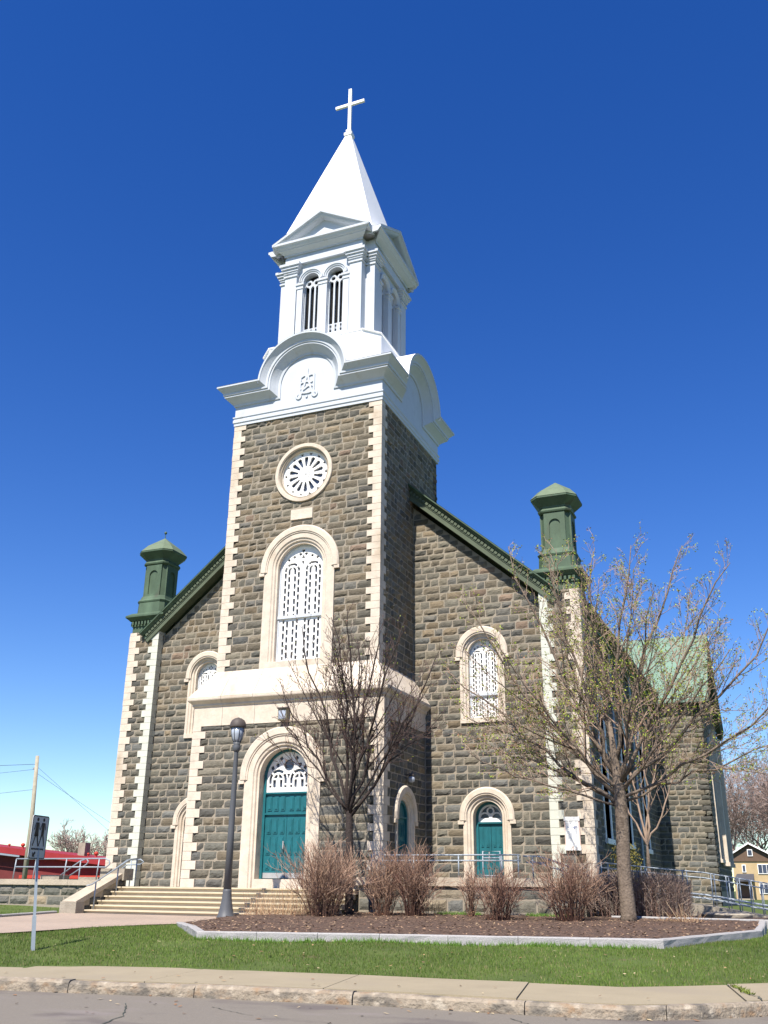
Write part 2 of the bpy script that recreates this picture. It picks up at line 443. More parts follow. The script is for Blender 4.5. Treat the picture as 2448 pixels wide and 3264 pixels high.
# ------------------------------------------------------------------ ground profile
EX, EY = .97, .242                 # street direction
def sline(x, y): return -EY*x + EX*y
KX = [-300,-40,5.37,8.2,10.8,12.8,13.9,14.6,15.4,17,20,26,60,400]; KY = [-62,-28.5,-22.07,-21.62,-21.36,-21.40,-21.33,-20.88,-20.05,-18.6,-17,-14.5,-6,60]
WX = [-300,-40,4.2,5.2,6.85,10,13.5,14.8,15.4,17,20,26,60,400]; WY = [-60.5,-27,-20.6,-19.9,-19.5,-19.33,-19.2,-18.1,-17.6,-16.3,-14.9,-12.5,-4,62]
def kline(x): return float(np.interp(x,KX,KY))          # kerb front line (y)
def walk_in(x): return float(np.interp(x,WX,WY))
SP = [(-300,-1.16),(-21.0,-1.16),(-19.2,-1.02),(-17.2,-.885),(-8,-.84),(-5,-.82),(-2.6,-.62),(3,-.6),(60,-.9),(400,-1.4)]
def zg(x, y):
    s = sline(x, y)
    for (s0,z0),(s1,z1) in zip(SP[:-1],SP[1:]):
        if s <= s1: return z0 + (z1-z0)*max(0,min(1,(s-s0)/(s1-s0)))
    return SP[-1][1]

# ================================================================== CHURCH
church = empty('church', (0,0,0), 'grey-brown rock-faced stone church with white steeple, green corner turrets and teal doors', 'church')
FR = F((0,0,0),(1,0,0))
TX, TF, TB = 3.23, -3.47, 2.94            # tower half width, front, back
TCY = (TF+TB)/2; TH = (TB-TF)/2
PX, PF = 3.68, -4.04                      # porch
CS = courses(0.0, 17.66, .272, 5)         # one set of courses runs round the whole building
def cs_between(z0, z1): 
    out = []
    for a,b in CS:
        if b <= z0+.06 or a >= z1-.06: continue
        out.append((max(a,z0), min(b,z1)))
    return out
CI = {round(c[0],4): i for i,c in enumerate(CS)}
def ci(z0): return min(range(len(CS)), key=lambda i: abs(CS[i][1]-z0 if False else (CS[i][0]+CS[i][1])/2 - z0))
def stone_wall(name, fr, body, outer, holes, zr, ivals, seed, back=-.45, **kw):
    """mortar backing with openings + every stone of the wall, one mesh part of the building"""
    b = MB(); plate(b, fr, outer, holes, 0.0, back)
    o1 = b.build(name+'_mortar' if False else 'mortar', 'mortar', None)
    s = MB(); masonry(s, fr, cs_between(*zr), ivals, seed, **kw)
    w = s.build(name, 'stone', body); o1.parent = w
    return w

# ---- tracery shapes ------------------------------------------------
def lancet_window_fn(cx, z0, spring, r, transom):
    zc = spring
    def fn(A, Z):
        X = (A-cx)/r                                    # -1..1
        d = np.hypot(A-cx, np.maximum(Z-zc, 0)); inside = d <= r*.999
        fill = inside.copy()
        hole = np.zeros_like(fill)
        for sg in (-1, 1):
            c = cx + sg*.47*r; R1, R2, R3, R4 = .345*r, .25*r, .172*r, .085*r
            zs = zc - .06*r
            dx = A-c; dist = np.hypot(dx, np.maximum(Z-zs, 0)); ax = np.abs(dx)
            pit = .31*r
            row = np.floor((Z-z0)/pit); fr_ = (Z-z0)/pit-row
            fr2 = ((Z-z0)/pit+.5) - np.floor((Z-z0)/pit+.5)
            ang = np.arctan2(Z-zs, dx)
            o = (dist < R1) & (dist > R2)
            straight = Z < zs - .02*r
            o1 = o & straight & (fr_ < .82) & (fr_ > .05)
            o2 = o & ~straight & (np.abs(np.abs(ang-math.pi/2) - .86) > .12)
            i_ = (dist < R3) & (dist > R4)
            i1 = i_ & straight & (fr2 < .82) & (fr2 > .05)
            i2 = i_ & ~straight & (np.abs(ang-math.pi/2) > .25)
            hole |= o1 | o2 | i1 | i2
        ez = zc + .62*r
        e = np.hypot(A-cx, Z-ez)
        ea = np.arctan2(Z-ez, A-cx)
        hole |= (e < .19*r) & (e > .05*r) & (np.abs(np.sin(2*ea)) < .75)
        for sg in (-1,1):
            hole |= np.hypot(A-(cx+sg*.40*r), Z-(zc+.52*r)) < .065*r
            hole |= (np.abs(A-(cx+sg*.64*r)) + np.abs(Z-(zc+.42*r))) < .08*r
        hole |= (np.abs(A-cx) < .07*r) & (Z < zc+.33*r) & (Z > zc+.15*r) & (np.abs(A-cx) < (Z-(zc+.15*r))*.4)
        fill &= ~hole
        # solid members
        bars = (Z < z0+.10) | (np.abs(Z-transom) < .075) | (d > r*.93) | (np.abs(A-cx) < .075*r)
        return inside & (fill | (bars & ~((Z > zc) & (np.abs(A-cx) < .2*r))))
    return fn

def make_window(parent, fr, cx, z0, spring, r, jamb, hood, zsill, transom, name='arched_window', face=0.0, cell=.021):
    w = MB(); g = hole_arch(cx, z0, spring, r+.03)
    plate(w, fr, g, [], -.36)
    glass = w.build(name, 'glass', parent)
    mask_panel(fr, cx-r, cx+r, z0, spring+r, lancet_window_fn(cx, z0, spring, r, transom), cell, -.335, -.25).build('tracery', 'white', glass)
    b = MB(); bx(b, fr, cx-r, cx+r, transom-.05, transom+.05, -.25, -.17)
    sweep(b, fr, [(a,z,-na,-nz) for a,z,na,nz in arch_pts(cx, z0, spring, r)], [(-.055,-.34),(-.055,-.21),(0,-.21),(0,-.34)], caps=True)
    b.build('window_frame', 'whiteW', glass)
    s = MB(); arch_surround(s, fr, cx, z0, spring, r, jamb, hood)
    bx(s, fr, cx-jamb, cx+jamb, zsill, z0, -.4, .085)
    s.build('stone_surround', 'lime', glass)
    return glass

def door_panels(mb, fr, a0, a1, rows, ncol, o):
    w = (a1-a0)/ncol
    for (z0,z1) in rows:
        for i in range(ncol):
            x0,x1 = a0+i*w+.045, a0+(i+1)*w-.045
            bx(mb, fr, x0, x1, z0, z1, o-.002, o+.022)
            bx(mb, fr, x0+.035, x1-.035, z0+.05, z1-.05, o+.022, o+.04)
def fanlight_fn(cx, z0, spring, r, small):
    def fn(A, Z):
        d = np.hypot(A-cx, np.maximum(Z-spring,0)); ins = d <= r
        hole = np.zeros_like(ins)
        if small:
            hole |= np.hypot(A-cx, Z-(spring+.50*r)) < .20*r
            for sg in (-1,1):
                c = cx+sg*.49*r; dd = np.hypot(A-c, Z-(z0+.13))
                hole |= (dd < .36*r) & (Z > z0+.14)
                q = (d < .86*r) & (np.hypot(A-c, Z-(z0+.13)) > .48*r) & (np.hypot(A-cx, Z-(spring+.5*r)) > .32*r) & (Z > spring+.30*r) & ((A-cx)*sg > .06*r)
                hole |= q
        else:
            hole |= np.hypot(A-cx, Z-(spring+.47*r)) < .235*r
            for sg in (-1,1):
                hole |= np.hypot(A-(cx+sg*.52*r), Z-(spring+.47*r)) < .085*r
                hole |= (np.abs(A-(cx+sg*.36*r))*1.1 + np.abs(Z-(spring+.74*r))) < .11*r
                hole |= (np.abs(A-(cx+sg*.76*r))*1.2 + np.abs(Z-(spring+.36*r))) < .12*r
                c = cx+sg*.49*r; zs = z0+.52*r; dist = np.hypot(A-c, np.maximum(Z-zs,0)); ax = np.abs(A-c)
                ang = np.arctan2(Z-zs, A-c)
                low = Z > z0+.17
                o = (dist < .41*r)&(dist > .29*r)&low&(np.abs(np.abs(ang-math.pi/2)-.80) > .10)&~((Z < z0+.36*r)&(Z > z0+.29*r))
                i_ = (dist < .22*r)&(dist > .09*r)&low&(np.abs(ang-math.pi/2) > .16)&~(np.abs(Z-(zs+.02)) < .03)
                hole |= o | i_
            hole |= (Z < spring+.12*r)&(Z > spring-.1*r)&(np.abs(A-cx) < (Z-(spring-.1*r))*.35)
        return ins & ~hole
    return fn
def make_door(parent, fr, cx, z0, zf, spring, r, jamb, hood, rows, ncol, split, name, small=True, fan=True, o=-.44, kick=False, top_rows=()):
    d = MB(); plate(d, fr, hole_arch(cx, z0, spring, r+.02), [], o-.06)
    frame = d.build(name, 'glass', parent)
    f = MB(); sweep(f, fr, [(a,z,-na,-nz) for a,z,na,nz in arch_pts(cx, z0, spring, r)], [(-.09,o-.05),(-.09,o+.07),(0,o+.07),(0,o-.05)])
    bx(f, fr, cx-r+.09, cx+r-.09, zf-.05, zf+.005, o-.05, o+.075)
    if split: bx(f, fr, cx-r+.09, cx+r-.09, split-.03, split+.03, o-.05, o+.06)
    f.build('door_frame', 'teal', frame)
    ri = r-.09; zt = split-.03 if split else zf-.05
    for sg in (-1,1):
        lf = MB(); x0,x1 = (cx-ri, cx-.006) if sg < 0 else (cx+.006, cx+ri)
        bx(lf, fr, x0, x1, z0+.02, zt, o-.05, o)
        door_panels(lf, fr, x0+.03, x1-.03, rows, ncol, o)
        leaf = lf.build('door_leaf', 'teal', frame)
        if kick:
            k = MB(); bx(k, fr, x0+.01, x1-.01, z0+.03, z0+.20, o+.001, o+.012); k.build('kick_plate', 'kick', frame)
    h = MB(); bx(h, fr, cx-.09, cx-.05, z0+.95, z0+1.2, o+.04, o+.08); h.build('door_handle', 'kick', frame)
    if split:
        tp = MB(); bx(tp, fr, cx-ri, cx+ri, split+.03, zf-.05, o-.05, o)
        door_panels(tp, fr, cx-ri+.03, cx-.04, [(split+.1,zf-.13)], ncol, o); door_panels(tp, fr, cx+.04, cx+ri-.03, [(split+.1,zf-.13)], ncol, o)
        tp.build('transom_panel', 'teal', frame)
    if fan:
        mask_panel(fr, cx-ri, cx+ri, zf, spring+ri, fanlight_fn(cx, zf, spring, ri, small), .014, o-.05, o+.02).build('fanlight', 'white', frame)
    else:
        t = MB(); plate(t, fr, hole_arch(cx, zf, spring, ri), [], o); t.build('arched_panel', 'teal', frame)
    s = MB(); arch_surround(s, fr, cx, 0.0, spring, r, jamb, hood, depth=abs(o)+.04)
    s.build('stone_surround', 'lime', frame)
    if z0 > .05:
        t = MB(); bx(t, fr, cx-r, cx+r, 0.0, z0, o-.06, .09); t.build('threshold', 'lime', frame)
    return frame

# ---- facade walls --------------------------------------------------
def rake_z(x): return 14.10 - .866*(abs(x)-3.6)
SDX, SWX = 5.98, 5.95
for sg in (-1,1):
    fr = FR
    outer = [(sg*3.1,0),(sg*9.3,0),(sg*9.3,rake_z(9.3)),(sg*3.1,rake_z(3.1))]
    holes = [hole_arch(sg*SDX,0.02,2.40,.70), hole_arch(sg*SWX,5.80,8.23,.70)]
    def iv(z0,z1,sg=sg):
        xmax = min(8.36, 3.6+(14.12-z1)/.866)
        lim = 3.70 if z1 < 5.9 else 3.25
        I = [(min(sg*lim,sg*xmax), max(sg*lim,sg*xmax))] if xmax > lim+.1 else []
        I = arch_cut(I, z0, z1, sg*SDX, 0, 2.40, .84); I = arch_cut(I, z0, z1, sg*SWX, 5.66, 8.23, .82)
        return I
    stone_wall('gable_wall', fr, church, outer, holes, (0,15), iv, 11+sg)
    make_window(church, fr, sg*SWX, 5.83, 8.23, .55, .85, 1.0, 5.66, 6.72, cell=.018)
    make_door(church, fr, sg*SDX, 0.05, 2.24, 2.40, .53, .86, 1.0, [(.25,.62),(.72,1.30),(1.42,2.05)], 2, None, 'side_door', small=True)

# rake cornices with dentils
L2 = math.hypot(1,.866)
for sg in (-1,1):
    p0, p1 = (3.2, 9.15)
    zt = lambda x: 14.88-.868*(x-3.69)
    na, nz = .868/math.hypot(1,.868), 1/math.hypot(1,.868)
    path = [(sg*p0, zt(p0), sg*na, nz),(sg*p1, zt(p1), sg*na, nz)]
    rc = MB(); sweep(rc, FR, path, [(0,-.3),(0,.62),(.05,.62),(.08,.57),(.12,.52),(.15,.50),(.16,.43),(.30,.43),(.30,-.2)])
    rk = rc.build('rake_cornice', 'copper', church)
    rc = MB(); sweep(rc, FR, path, [(.302,-.1),(.302,.45),(.335,.45),(.345,.425),(.47,.425),(.48,.445),(.51,.445),(.51,.0)])
    rc.build('frieze_band', 'olive', rk)
    n = 44; dn = MB()
    for i in range(n):
        x = p0+.15+(p1-p0-.3)*i/(n-1); w = .048
        q = []
        for (dx,d) in ((-w,.165),(w,.165),(w,.285),(-w,.285)):
            q.append((sg*(x+dx-d*na), zt(x+dx)-d*nz))
        vs = [FR.P(a,z,o) for o in (.425,.485) for a,z in q]
        dn.add(vs, [(0,1,2,3),(4,5,6,7),(0,1,5,4),(1,2,6,5),(2,3,7,6),(3,0,4,7)])
    dn.build('dentils', 'olive', rk)
    tp = MB(); tp.add([FR.P(sg*p0,zt(p0)+.003,-.3),FR.P(sg*p0,zt(p0)+.003,.63),FR.P(sg*p1,zt(p1)+.003,.63),FR.P(sg*p1,zt(p1)+.003,-.3)],[(0,1,2,3)])
    tp.build('coping', 'roofdark', rk)

# ---- corner buttresses and turrets ---------------------------------
BO, BI, BF = 9.73, 8.33, -.34
for sg in (-1,1):
    xa, xb = sorted((sg*BO, sg*BI))
    b = MB(); wbox(b, xa,xb,BF,1.1,0,10.28); 
    bt = b.build('corner_buttress', 'mortar', church)
    f2 = F((0,BF,0),(1,0,0)); cs = cs_between(0,10.22)
    def iv(z0,z1):
        i = ci((z0+z1)/2); w = qw(i)+.0 
        return [(xa+w-.06+.02, xb-w+.06-.02)]
    global_q = None
    s = MB(); masonry(s, f2, cs, lambda z0,z1: [(xa+(qw(ci((z0+z1)/2))-.02)*.95, xb-(qw(ci((z0+z1)/2))-.02)*.95)], 31+sg, wmin=.26, wmax=.5)
    fo = F((sg*BO,0,0),(0,1,0) if sg > 0 else (0,-1,0))
    def ivs(z0,z1): 
        w = qw(ci((z0+z1)/2), False)
        return [(BF+w,1.1)] if sg > 0 else [(-1.1,-BF-w)]
    s.build('buttress_stones', 'stone', bt)
    s = MB(); masonry(s, fo, cs, ivs, 41+sg, wmin=.26)
    s.build('side_stones', 'stone', bt)
    q1, q2 = MB(), MB()
    idx = [CS[i] for i in range(len(CS)) if CS[i][0] < 10.2]
    idx = [(a,min(c,10.24)) for a,c in idx]
    corner_quoins(q1, sg*BO, BF, -sg, 1, idx, seed=3); corner_quoins(q2, sg*BI, BF, sg, 1, idx, qs=.26, ql=.44, seed=4)
    q1.build('quoins', 'lime', bt); q2.build('quoins', 'limestain', bt)
    # turret
    t = MB(); cx, cy = sg*9.0, .37
    loft(t, cx, cy, [(.72,.02,10.26),(.72,.02,10.50),(.76,.02,10.52),(.76,.02,10.72),(.83,.02,10.76),(.86,.02,10.80),(.98,.02,10.90),(.98,.02,10.97),(.80,.03,11.10)])
    for k in range(9):
        for (fx,fy,ux,uy) in ((0,-1,1,0),(sg,0,0,1),(-sg,0,0,1)):
            u = -.64+1.28*k/8; px,py = cx+fx*.80+ux*u, cy+fy*.80+uy*u
            wbox(t, px-.045,px+.045,py-.045,py+.045,10.58,10.72)
    tur = t.build('turret', 'copper', church)
    t = MB(); loft(t, cx, cy, [(.70,.16,11.05),(.68,.16,11.60),(.70,.16,11.62),(.72,.16,11.68),(.66,.16,11.76),(.62,.16,11.90)]); t.build('pedestal', 'copper', tur)
    t = MB(); loft(t, cx, cy, [(.545,.15,11.88),(.53,.15,13.36)]); t.build('shaft', 'copper', tur)
    for (fx,fy) in ((0,-1),(1,0),(-1,0),(0,1)):
        ff = F((cx+fx*.535, cy+fy*.535, 0), (-fy, fx, 0))
        p = MB(); outer = [(-.40,11.9),(.40,11.9),(.40,13.34),(-.40,13.34)]
        plate(p, ff, outer, [hole_arch(0,12.0,12.88,.21)], .055, -.01); p.build('arched_panel', 'copper', tur)
    t = MB(); loft(t, cx, cy, [(.56,.16,13.34),(.63,.17,13.38),(.65,.18,13.44),(.62,.18,13.50),(.58,.17,13.54),(.60,.17,13.62),(.84,.30,13.86),(.88,.32,13.90),(.88,.32,13.98)])
    t.build('neck_moulding', 'copper', tur)
    t = MB(); loft(t, cx, cy, [(.89,.32,13.97),(.62,.22,14.30),(.60,.21,14.31),(.02,.007,14.78)]); t.build('cap', 'copperSun', tur)
    if sg < 0:
        t = MB(); tube(t, [(cx,cy,14.74),(cx,cy,15.02)], .018, 6); 
        lathe(t, (cx,cy,15.05), [(.01,-.07),(.05,-.05),(.07,0),(.05,.05),(.01,.07)], 10); t.build('ball_finial', 'copper', tur)

# ---- tower ---------------------------------------------------------
tower_q = MB()
ZT0, ZT1 = 7.1, 17.68
fT = F((0,TF,0),(1,0,0)); fTR = F((TX,0,0),(0,1,0)); fTL = F((-TX,0,0),(0,-1,0)); fTB = F((0,TB,0),(-1,0,0))
WIN = dict(cx=0, z0=7.66, spring=11.22, r=.94)
RZ = 15.07
rose_hole = [(1.0*math.cos(2*math.pi*i/40), RZ+1.0*math.sin(2*math.pi*i/40)) for i in range(40)]
def ivT(z0,z1):
    w = qw(ci((z0+z1)/2))-.025
    I = [(-TX+w, TX-w)]
    I = arch_cut(I, z0, z1, 0, 7.2, 11.22, 1.42); I = round_cut(I, z0, z1, 0, RZ, 1.16)
    if z1 > 13.10 and z0 < 13.55 and 13.12 < (z0+z1)/2 < 13.52: I = cut(I, -.46, .46)
    return I
tw = stone_wall('tower_wall', fT, church, [(-TX,5.5),(TX,5.5),(TX,ZT1),(-TX,ZT1)], [hole_arch(0,7.6,11.22,1.1), rose_hole], (ZT0,ZT1), ivT, 61)
def ivS(lo, hi):
    def f(z0,z1):
        w = qw(ci((z0+z1)/2), False)-.025
        return [(lo+w, hi)]
    return f
stone_wall('tower_wall', fTR, church, [(TF,5.5),(TB,5.5),(TB,ZT1),(TF,ZT1)], [], (ZT0,ZT1), ivS(TF,TB), 62, relief=.06)
stone_wall('tower_wall', fTL, church, [(-TB,5.5),(-TF,5.5),(-TF,ZT1),(-TB,ZT1)], [], (ZT0,ZT1), lambda z0,z1: [(-TB, -TF-qw(ci((z0+z1)/2),False)+.02)], 63)
stone_wall('tower_wall', fTB, church, [(-TX,12),(TX,12),(TX,ZT1),(-TX,ZT1)], [], (14,ZT1), lambda z0,z1: [(-TX,TX)], 64)
tcs = [(a,min(b,ZT1)) for a,b in CS if a > ZT0-.2]
i0 = len(CS)-len(tcs)
for sg in (-1,1):
    q = MB(); cs = tcs if i0 % 2 == 0 else tcs
    rg = random.Random(9)
    for k,(z0,z1) in enumerate(tcs):
        i = ci((z0+z1)/2); wx, wy = qw(i), qw(i, False); p = .05+rg.uniform(-.006,.006)
        xs = sorted((sg*(TX+p), sg*(TX-wx))); wbox(q, xs[0],xs[1],TF-p,TF+wy,z0+.005,z1-.005)
    q.build('quoins', 'lime', church)
make_window(church, fT, 0, 7.66, 11.22, .94, 1.46, 1.64, 7.40, 9.36, name='tall_arched_window', cell=.022)
b = MB(); bx(b, fT, -.46,.46,13.12,13.53,-.02,.06); b.build('date_stone', 'lime', church)
# rose window
g = MB(); plate(g, fT, [(a*1.02,(z-RZ)*1.02+RZ) for a,z in rose_hole], [], -.26); rose = g.build('rose_window', 'glass', church)
def rose_fn(A,Z):
    d = np.hypot(A,Z-RZ); an = np.arctan2(Z-RZ,A); s = 2*math.pi/14
    m = (an/s) - np.floor(an/s) - .5; arc = np.abs(m)*s*d
    pet = (d > .34)&(d < .745)&(arc < np.minimum((.036+(d-.34)*.15), np.sqrt(np.maximum(0,.09**2-np.maximum(0,d-.66)**2))))
    m2 = (an/s+.5)-np.floor(an/s+.5)-.5
    tri = (d > .80)&(d < .90)&(np.abs(m2)*s*d < (d-.79)*.75)
    hub = (np.abs(d-.15) < .035)&(np.abs(((an/(math.pi/6))-np.floor(an/(math.pi/6))-.5)) < .2)
    hub |= d < .035
    return (d <= .98) & ~(pet|tri|hub)
mask_panel(fT, -1,1,RZ-1,RZ+1, rose_fn, .0135, -.235,-.16).build('tracery','white',rose)
s = MB(); cir = [(math.cos(2*math.pi*i/56), RZ+math.sin(2*math.pi*i/56), -math.cos(2*math.pi*i/56), -math.sin(2*math.pi*i/56)) for i in range(56)]
sweep(s, fT, cir, [(-.02,-.3),(-.02,-.05),(.05,-.03),(.07,.04),(.09,.085),(.22,.085),(.235,.06),(.235,-.02)], closed=True, caps=False); s.build('stone_surround','lime',rose)

# ---- porch ---------------------------------------------------------
ZP = 5.40
fP = F((0,PF,0),(1,0,0)); fPR = F((PX,0,0),(0,1,0)); fPL = F((-PX,0,0),(0,-1,0))
def ivP(z0,z1):
    w = qw(ci((z0+z1)/2))-.025
    return arch_cut([(-PX+w,PX-w)], z0, z1, 0, 0, 3.58, 1.42)
stone_wall('porch_wall', fP, church, [(-PX,0),(PX,0),(PX,ZP+.02),(-PX,ZP+.02)], [hole_arch(0,.02,3.58,1.1)], (0,ZP), ivP, 71, wmax=.9)
PDY = -2.1
stone_wall('porch_wall', fPR, church, [(PF,0),(0,0),(0,ZP+.02),(PF,ZP+.02)], [hole_arch(PDY,.02,2.30,.7)], (0,ZP),
           lambda z0,z1: arch_cut([(PF+qw(ci((z0+z1)/2),False)-.02, 0)], z0, z1, PDY, 0, 2.30, .84), 72)
stone_wall('porch_wall', fPL, church, [(0,0),(-PF,0),(-PF,ZP+.02),(0,ZP+.02)], [hole_arch(-PDY,.02,2.30,.7)], (0,ZP),
           lambda z0,z1: arch_cut([(0, -PF-qw(ci((z0+z1)/2),False)+.02)], z0, z1, -PDY, 0, 2.30, .84), 73)
pcs = [(a,min(b,ZP)) for a,b in CS if a < ZP-.05]
for sg in (-1,1):
    q = MB(); rg = random.Random(19)
    for k,(z0,z1) in enumerate(pcs):
        i = ci((z0+z1)/2); wx, wy = qw(i), qw(i, False); p = .05+rg.uniform(-.006,.006)
        xs = sorted((sg*(PX+p), sg*(PX-wx))); wbox(q, xs[0],xs[1],PF-p,PF+wy,z0+.005,z1-.005)
    q.build('quoins', 'lime', church)
make_door(church, fP, 0, .28, 3.06, 3.58, .92, 1.45, 1.64, [(.58,.95),(1.05,1.62),(1.72,2.20)], 3, 2.36, 'main_door', small=False, kick=True)
make_door(church, fPR, PDY, 0.05, 2.3, 2.30, .54, .86, 1.02, [(.25,.9),(1.0,1.55),(1.65,2.1)], 2, None, 'porch_side_door', fan=False, o=-.16)
make_door(church, fPL, -PDY, 0.05, 2.3, 2.30, .54, .86, 1.02, [(.25,.9),(1.0,1.55),(1.65,2.1)], 2, None, 'porch_side_door', fan=False, o=-.16)
# frieze, cornice and sloping weathering over the porch
prof = [(1.02,-.02),(1.02,.04),(.36,.045),(.33,.07),(.30,.10),(.24,.105),(.20,.15),(.12,.24),(.085,.25),(.0,.25),(-.02,.22),(-1.03,-.46)]
# top line at z = 6.26+..., d measured downwards
for fr,ln,mt in ((fP,(-PX,PX),(-1,1)), (fPR,(PF,0.05),(-1,None)), (fPL,(-0.05,-PF),(None,1))):
    m = MB(); L_ = ln[1]-ln[0]; n_ = max(2, round(L_/1.15)); rgj = random.Random(int(L_*10))
    ed = [ln[0]]+[ln[0]+L_*(i+rgj.uniform(-.16,.16))/n_ for i in range(1,n_)]+[ln[1]]
    for i in range(n_):
        dj = rgj.uniform(-.006,.006)
        sweep(m, fr, [(ed[i]+(.005 if i else 0),6.40+dj,0,1),(ed[i+1]-(.005 if i < n_-1 else 0),6.40+dj,0,1)], prof, mitre=(mt[0] if i == 0 else None, mt[1] if i == n_-1 else None))
    m.build('porch_cornice', 'lime', church)
jb = MB()
for k in range(6):          # joints of the weathering blocks are real gaps capped by small ridges
    pass

# ---- white entablature with arched cornice on each side of the tower
prof_c = [(0,.0),(0,.66),(.07,.66),(.09,.62),(.2,.52),(.27,.46),(.36,.45),(.365,.41),(.44,.41),(.46,.37),(.6,.2),(.68,.12),(.77,.10),(.77,.0)]
ZCT, RA, ZA = 19.27, 1.97, 19.09
for (nx,ny) in ((0,-1),(1,0),(-1,0),(0,1)):
    half = TX if nx == 0 else TH
    if nx == 0: fr = F((0, TF if ny < 0 else TB, 0), (1,0,0) if ny < 0 else (-1,0,0)); hw = TX
    else: fr = F((nx*TX, TCY, 0), (0,1,0) if nx > 0 else (0,-1,0)); hw = TH
    fz = MB()
    plate(fz, fr, [(-hw-.05,17.9),(hw+.05,17.9),(hw+.05,19.0),(RA-.1,19.0)]+[((RA-.1)*math.cos(math.pi*i/24), ZA+(RA-.1)*math.sin(math.pi*i/24)) for i in range(0,25)]+[(-RA+.1,19.0),(-hw-.05,19.0)], [], .055, -.2)
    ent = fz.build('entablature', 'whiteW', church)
    mb_ = MB(); sweep(mb_, fr, [(-hw,18.02,0,1),(hw,18.02,0,1)], [(0,.0),(0,.12),(.05,.12),(.09,.085),(.12,.085),(.14,.11),(.26,.11),(.30,.075),(.40,.075),(.40,-.05)], mitre=(-1,1)); mb_.build('band_moulding', 'whiteW', ent)
    c = MB()
    for sg in (-1,1):
        # horizontal return, mitred at the corner and where it turns up into the arch
        vs = []; k = len(prof_c)
        for (d,o) in prof_c: vs.append(fr.P(sg*(hw+o), ZCT-d, o))
        for (d,o) in prof_c: 
            rr = RA-d; zz = ZCT-d; xx = math.sqrt(max(0, rr*rr-(zz-ZA)**2)) if zz > ZA else rr
            vs.append(fr.P(sg*xx, zz, o))
        c.add(vs, [(i,i+1,k+i+1,k+i) for i in range(k-1)])
    arcs = 36; vs = []; k = len(prof_c)
    for i in range(arcs+1):
        for (d,o) in prof_c:
            rr = RA-d; zz = ZCT-d
            st = math.asin(min(1,max(-1,(zz-ZA)/rr))) if zz > ZA else 0.0
            t = math.pi-st-(math.pi-2*st)*i/arcs
            vs.append(fr.P(rr*math.cos(t), ZA+rr*math.sin(t), o))
    c.add(vs, [(i*k+q,i*k+q+1,(i+1)*k+q+1,(i+1)*k+q) for i in range(arcs) for q in range(k-1)])
    for sg in (-1,1):       # short vertical legs below the spring
        vs = []
        for (d,o) in prof_c: vs.append(fr.P(sg*(RA-d), ZA if ZCT-d < ZA else ZCT-d, o))
        for (d,o) in prof_c: vs.append(fr.P(sg*(RA-d), ZCT-d, o))
        c.add(vs, [(i,i+1,k+i+1,k+i) for i in range(k-1)])
    c.build('arched_cornice', 'whiteW', ent)
    br = MB(); vs = []
    for i in range(arcs+1):
        t = math.pi*i/arcs
        for o in (.665,-1.0): vs.append(fr.P((RA+.004)*math.cos(t), ZA+(RA+.004)*math.sin(t), o))
    br.add(vs, [(2*i,2*i+1,2*i+3,2*i+2) for i in range(arcs)])
    h0 = hw+.67
    for sg in (-1,1): br.add([fr.P(sg*h0,ZCT+.004,.67),fr.P(sg*(RA-.02),ZCT+.004,.67),fr.P(sg*(RA-.02),ZCT+.12,-.5),fr.P(sg*(hw-.4),ZCT+.12,-.5)],[(0,1,2,3)])
    br.build('cornice_roof', 'spire', ent)
    if ny < 0:      # monogram in low relief
        def seg(A,Z,p,w):
            m = np.zeros_like(A,dtype=bool)
            for (x0,y0),(x1,y1) in zip(p[:-1],p[1:]):
                dx,dy = x1-x0,y1-y0; t = np.clip(((A-x0)*dx+(Z-y0)*dy)/(dx*dx+dy*dy+1e-9),0,1)
                m |= np.hypot(A-x0-t*dx, Z-y0-t*dy) < w
            return m
        def mono(A,Z):
            A = A/1.15; Z = (Z-18.93)/1.15+18.93
            z = lambda v: 18.34+v
            m = seg(A,Z,[(.0,z(1.2)),(.0,z(1.02))],.03)
            m |= seg(A,Z,[(0,z(1.05)),(-.10,z(.6)),(-.20,z(.28)),(-.30,z(.12))],.035)
            m |= seg(A,Z,[(0,z(1.05)),(.10,z(.6)),(.20,z(.28)),(.30,z(.12))],.035)
            for sg in (-1,1):
                m |= np.abs(np.hypot(A-sg*.31, Z-z(.17))-.085) < .032
                m |= np.hypot(A-sg*.31, Z-z(.17)) < .03
                m |= seg(A,Z,[(sg*.26,z(.95)),(sg*.27,z(.3))],.032)
            m |= seg(A,Z,[(-.26,z(.90)),(-.12,z(.97)),(0,z(.92)),(.14,z(.97)),(.26,z(.95))],.032)
            m |= seg(A,Z,[(-.28,z(.66)),(-.16,z(.70)),(0,z(.71)),(.14,z(.66)),(.27,z(.72))],.032)
            m |= seg(A,Z,[(-.26,z(.46)),(-.12,z(.42)),(0,z(.50)),(.13,z(.56)),(.24,z(.50))],.032)
            m |= seg(A,Z,[(-.24,z(.31)),(-.1,z(.27)),(.1,z(.27)),(.24,z(.31))],.035)
            m |= np.hypot(A, Z-z(.12)) < .045
            return m
        mask_panel(fr,-.58,.58,18.1,19.76,mono,.014,.05,.10).build('monogram','whiteW',ent)

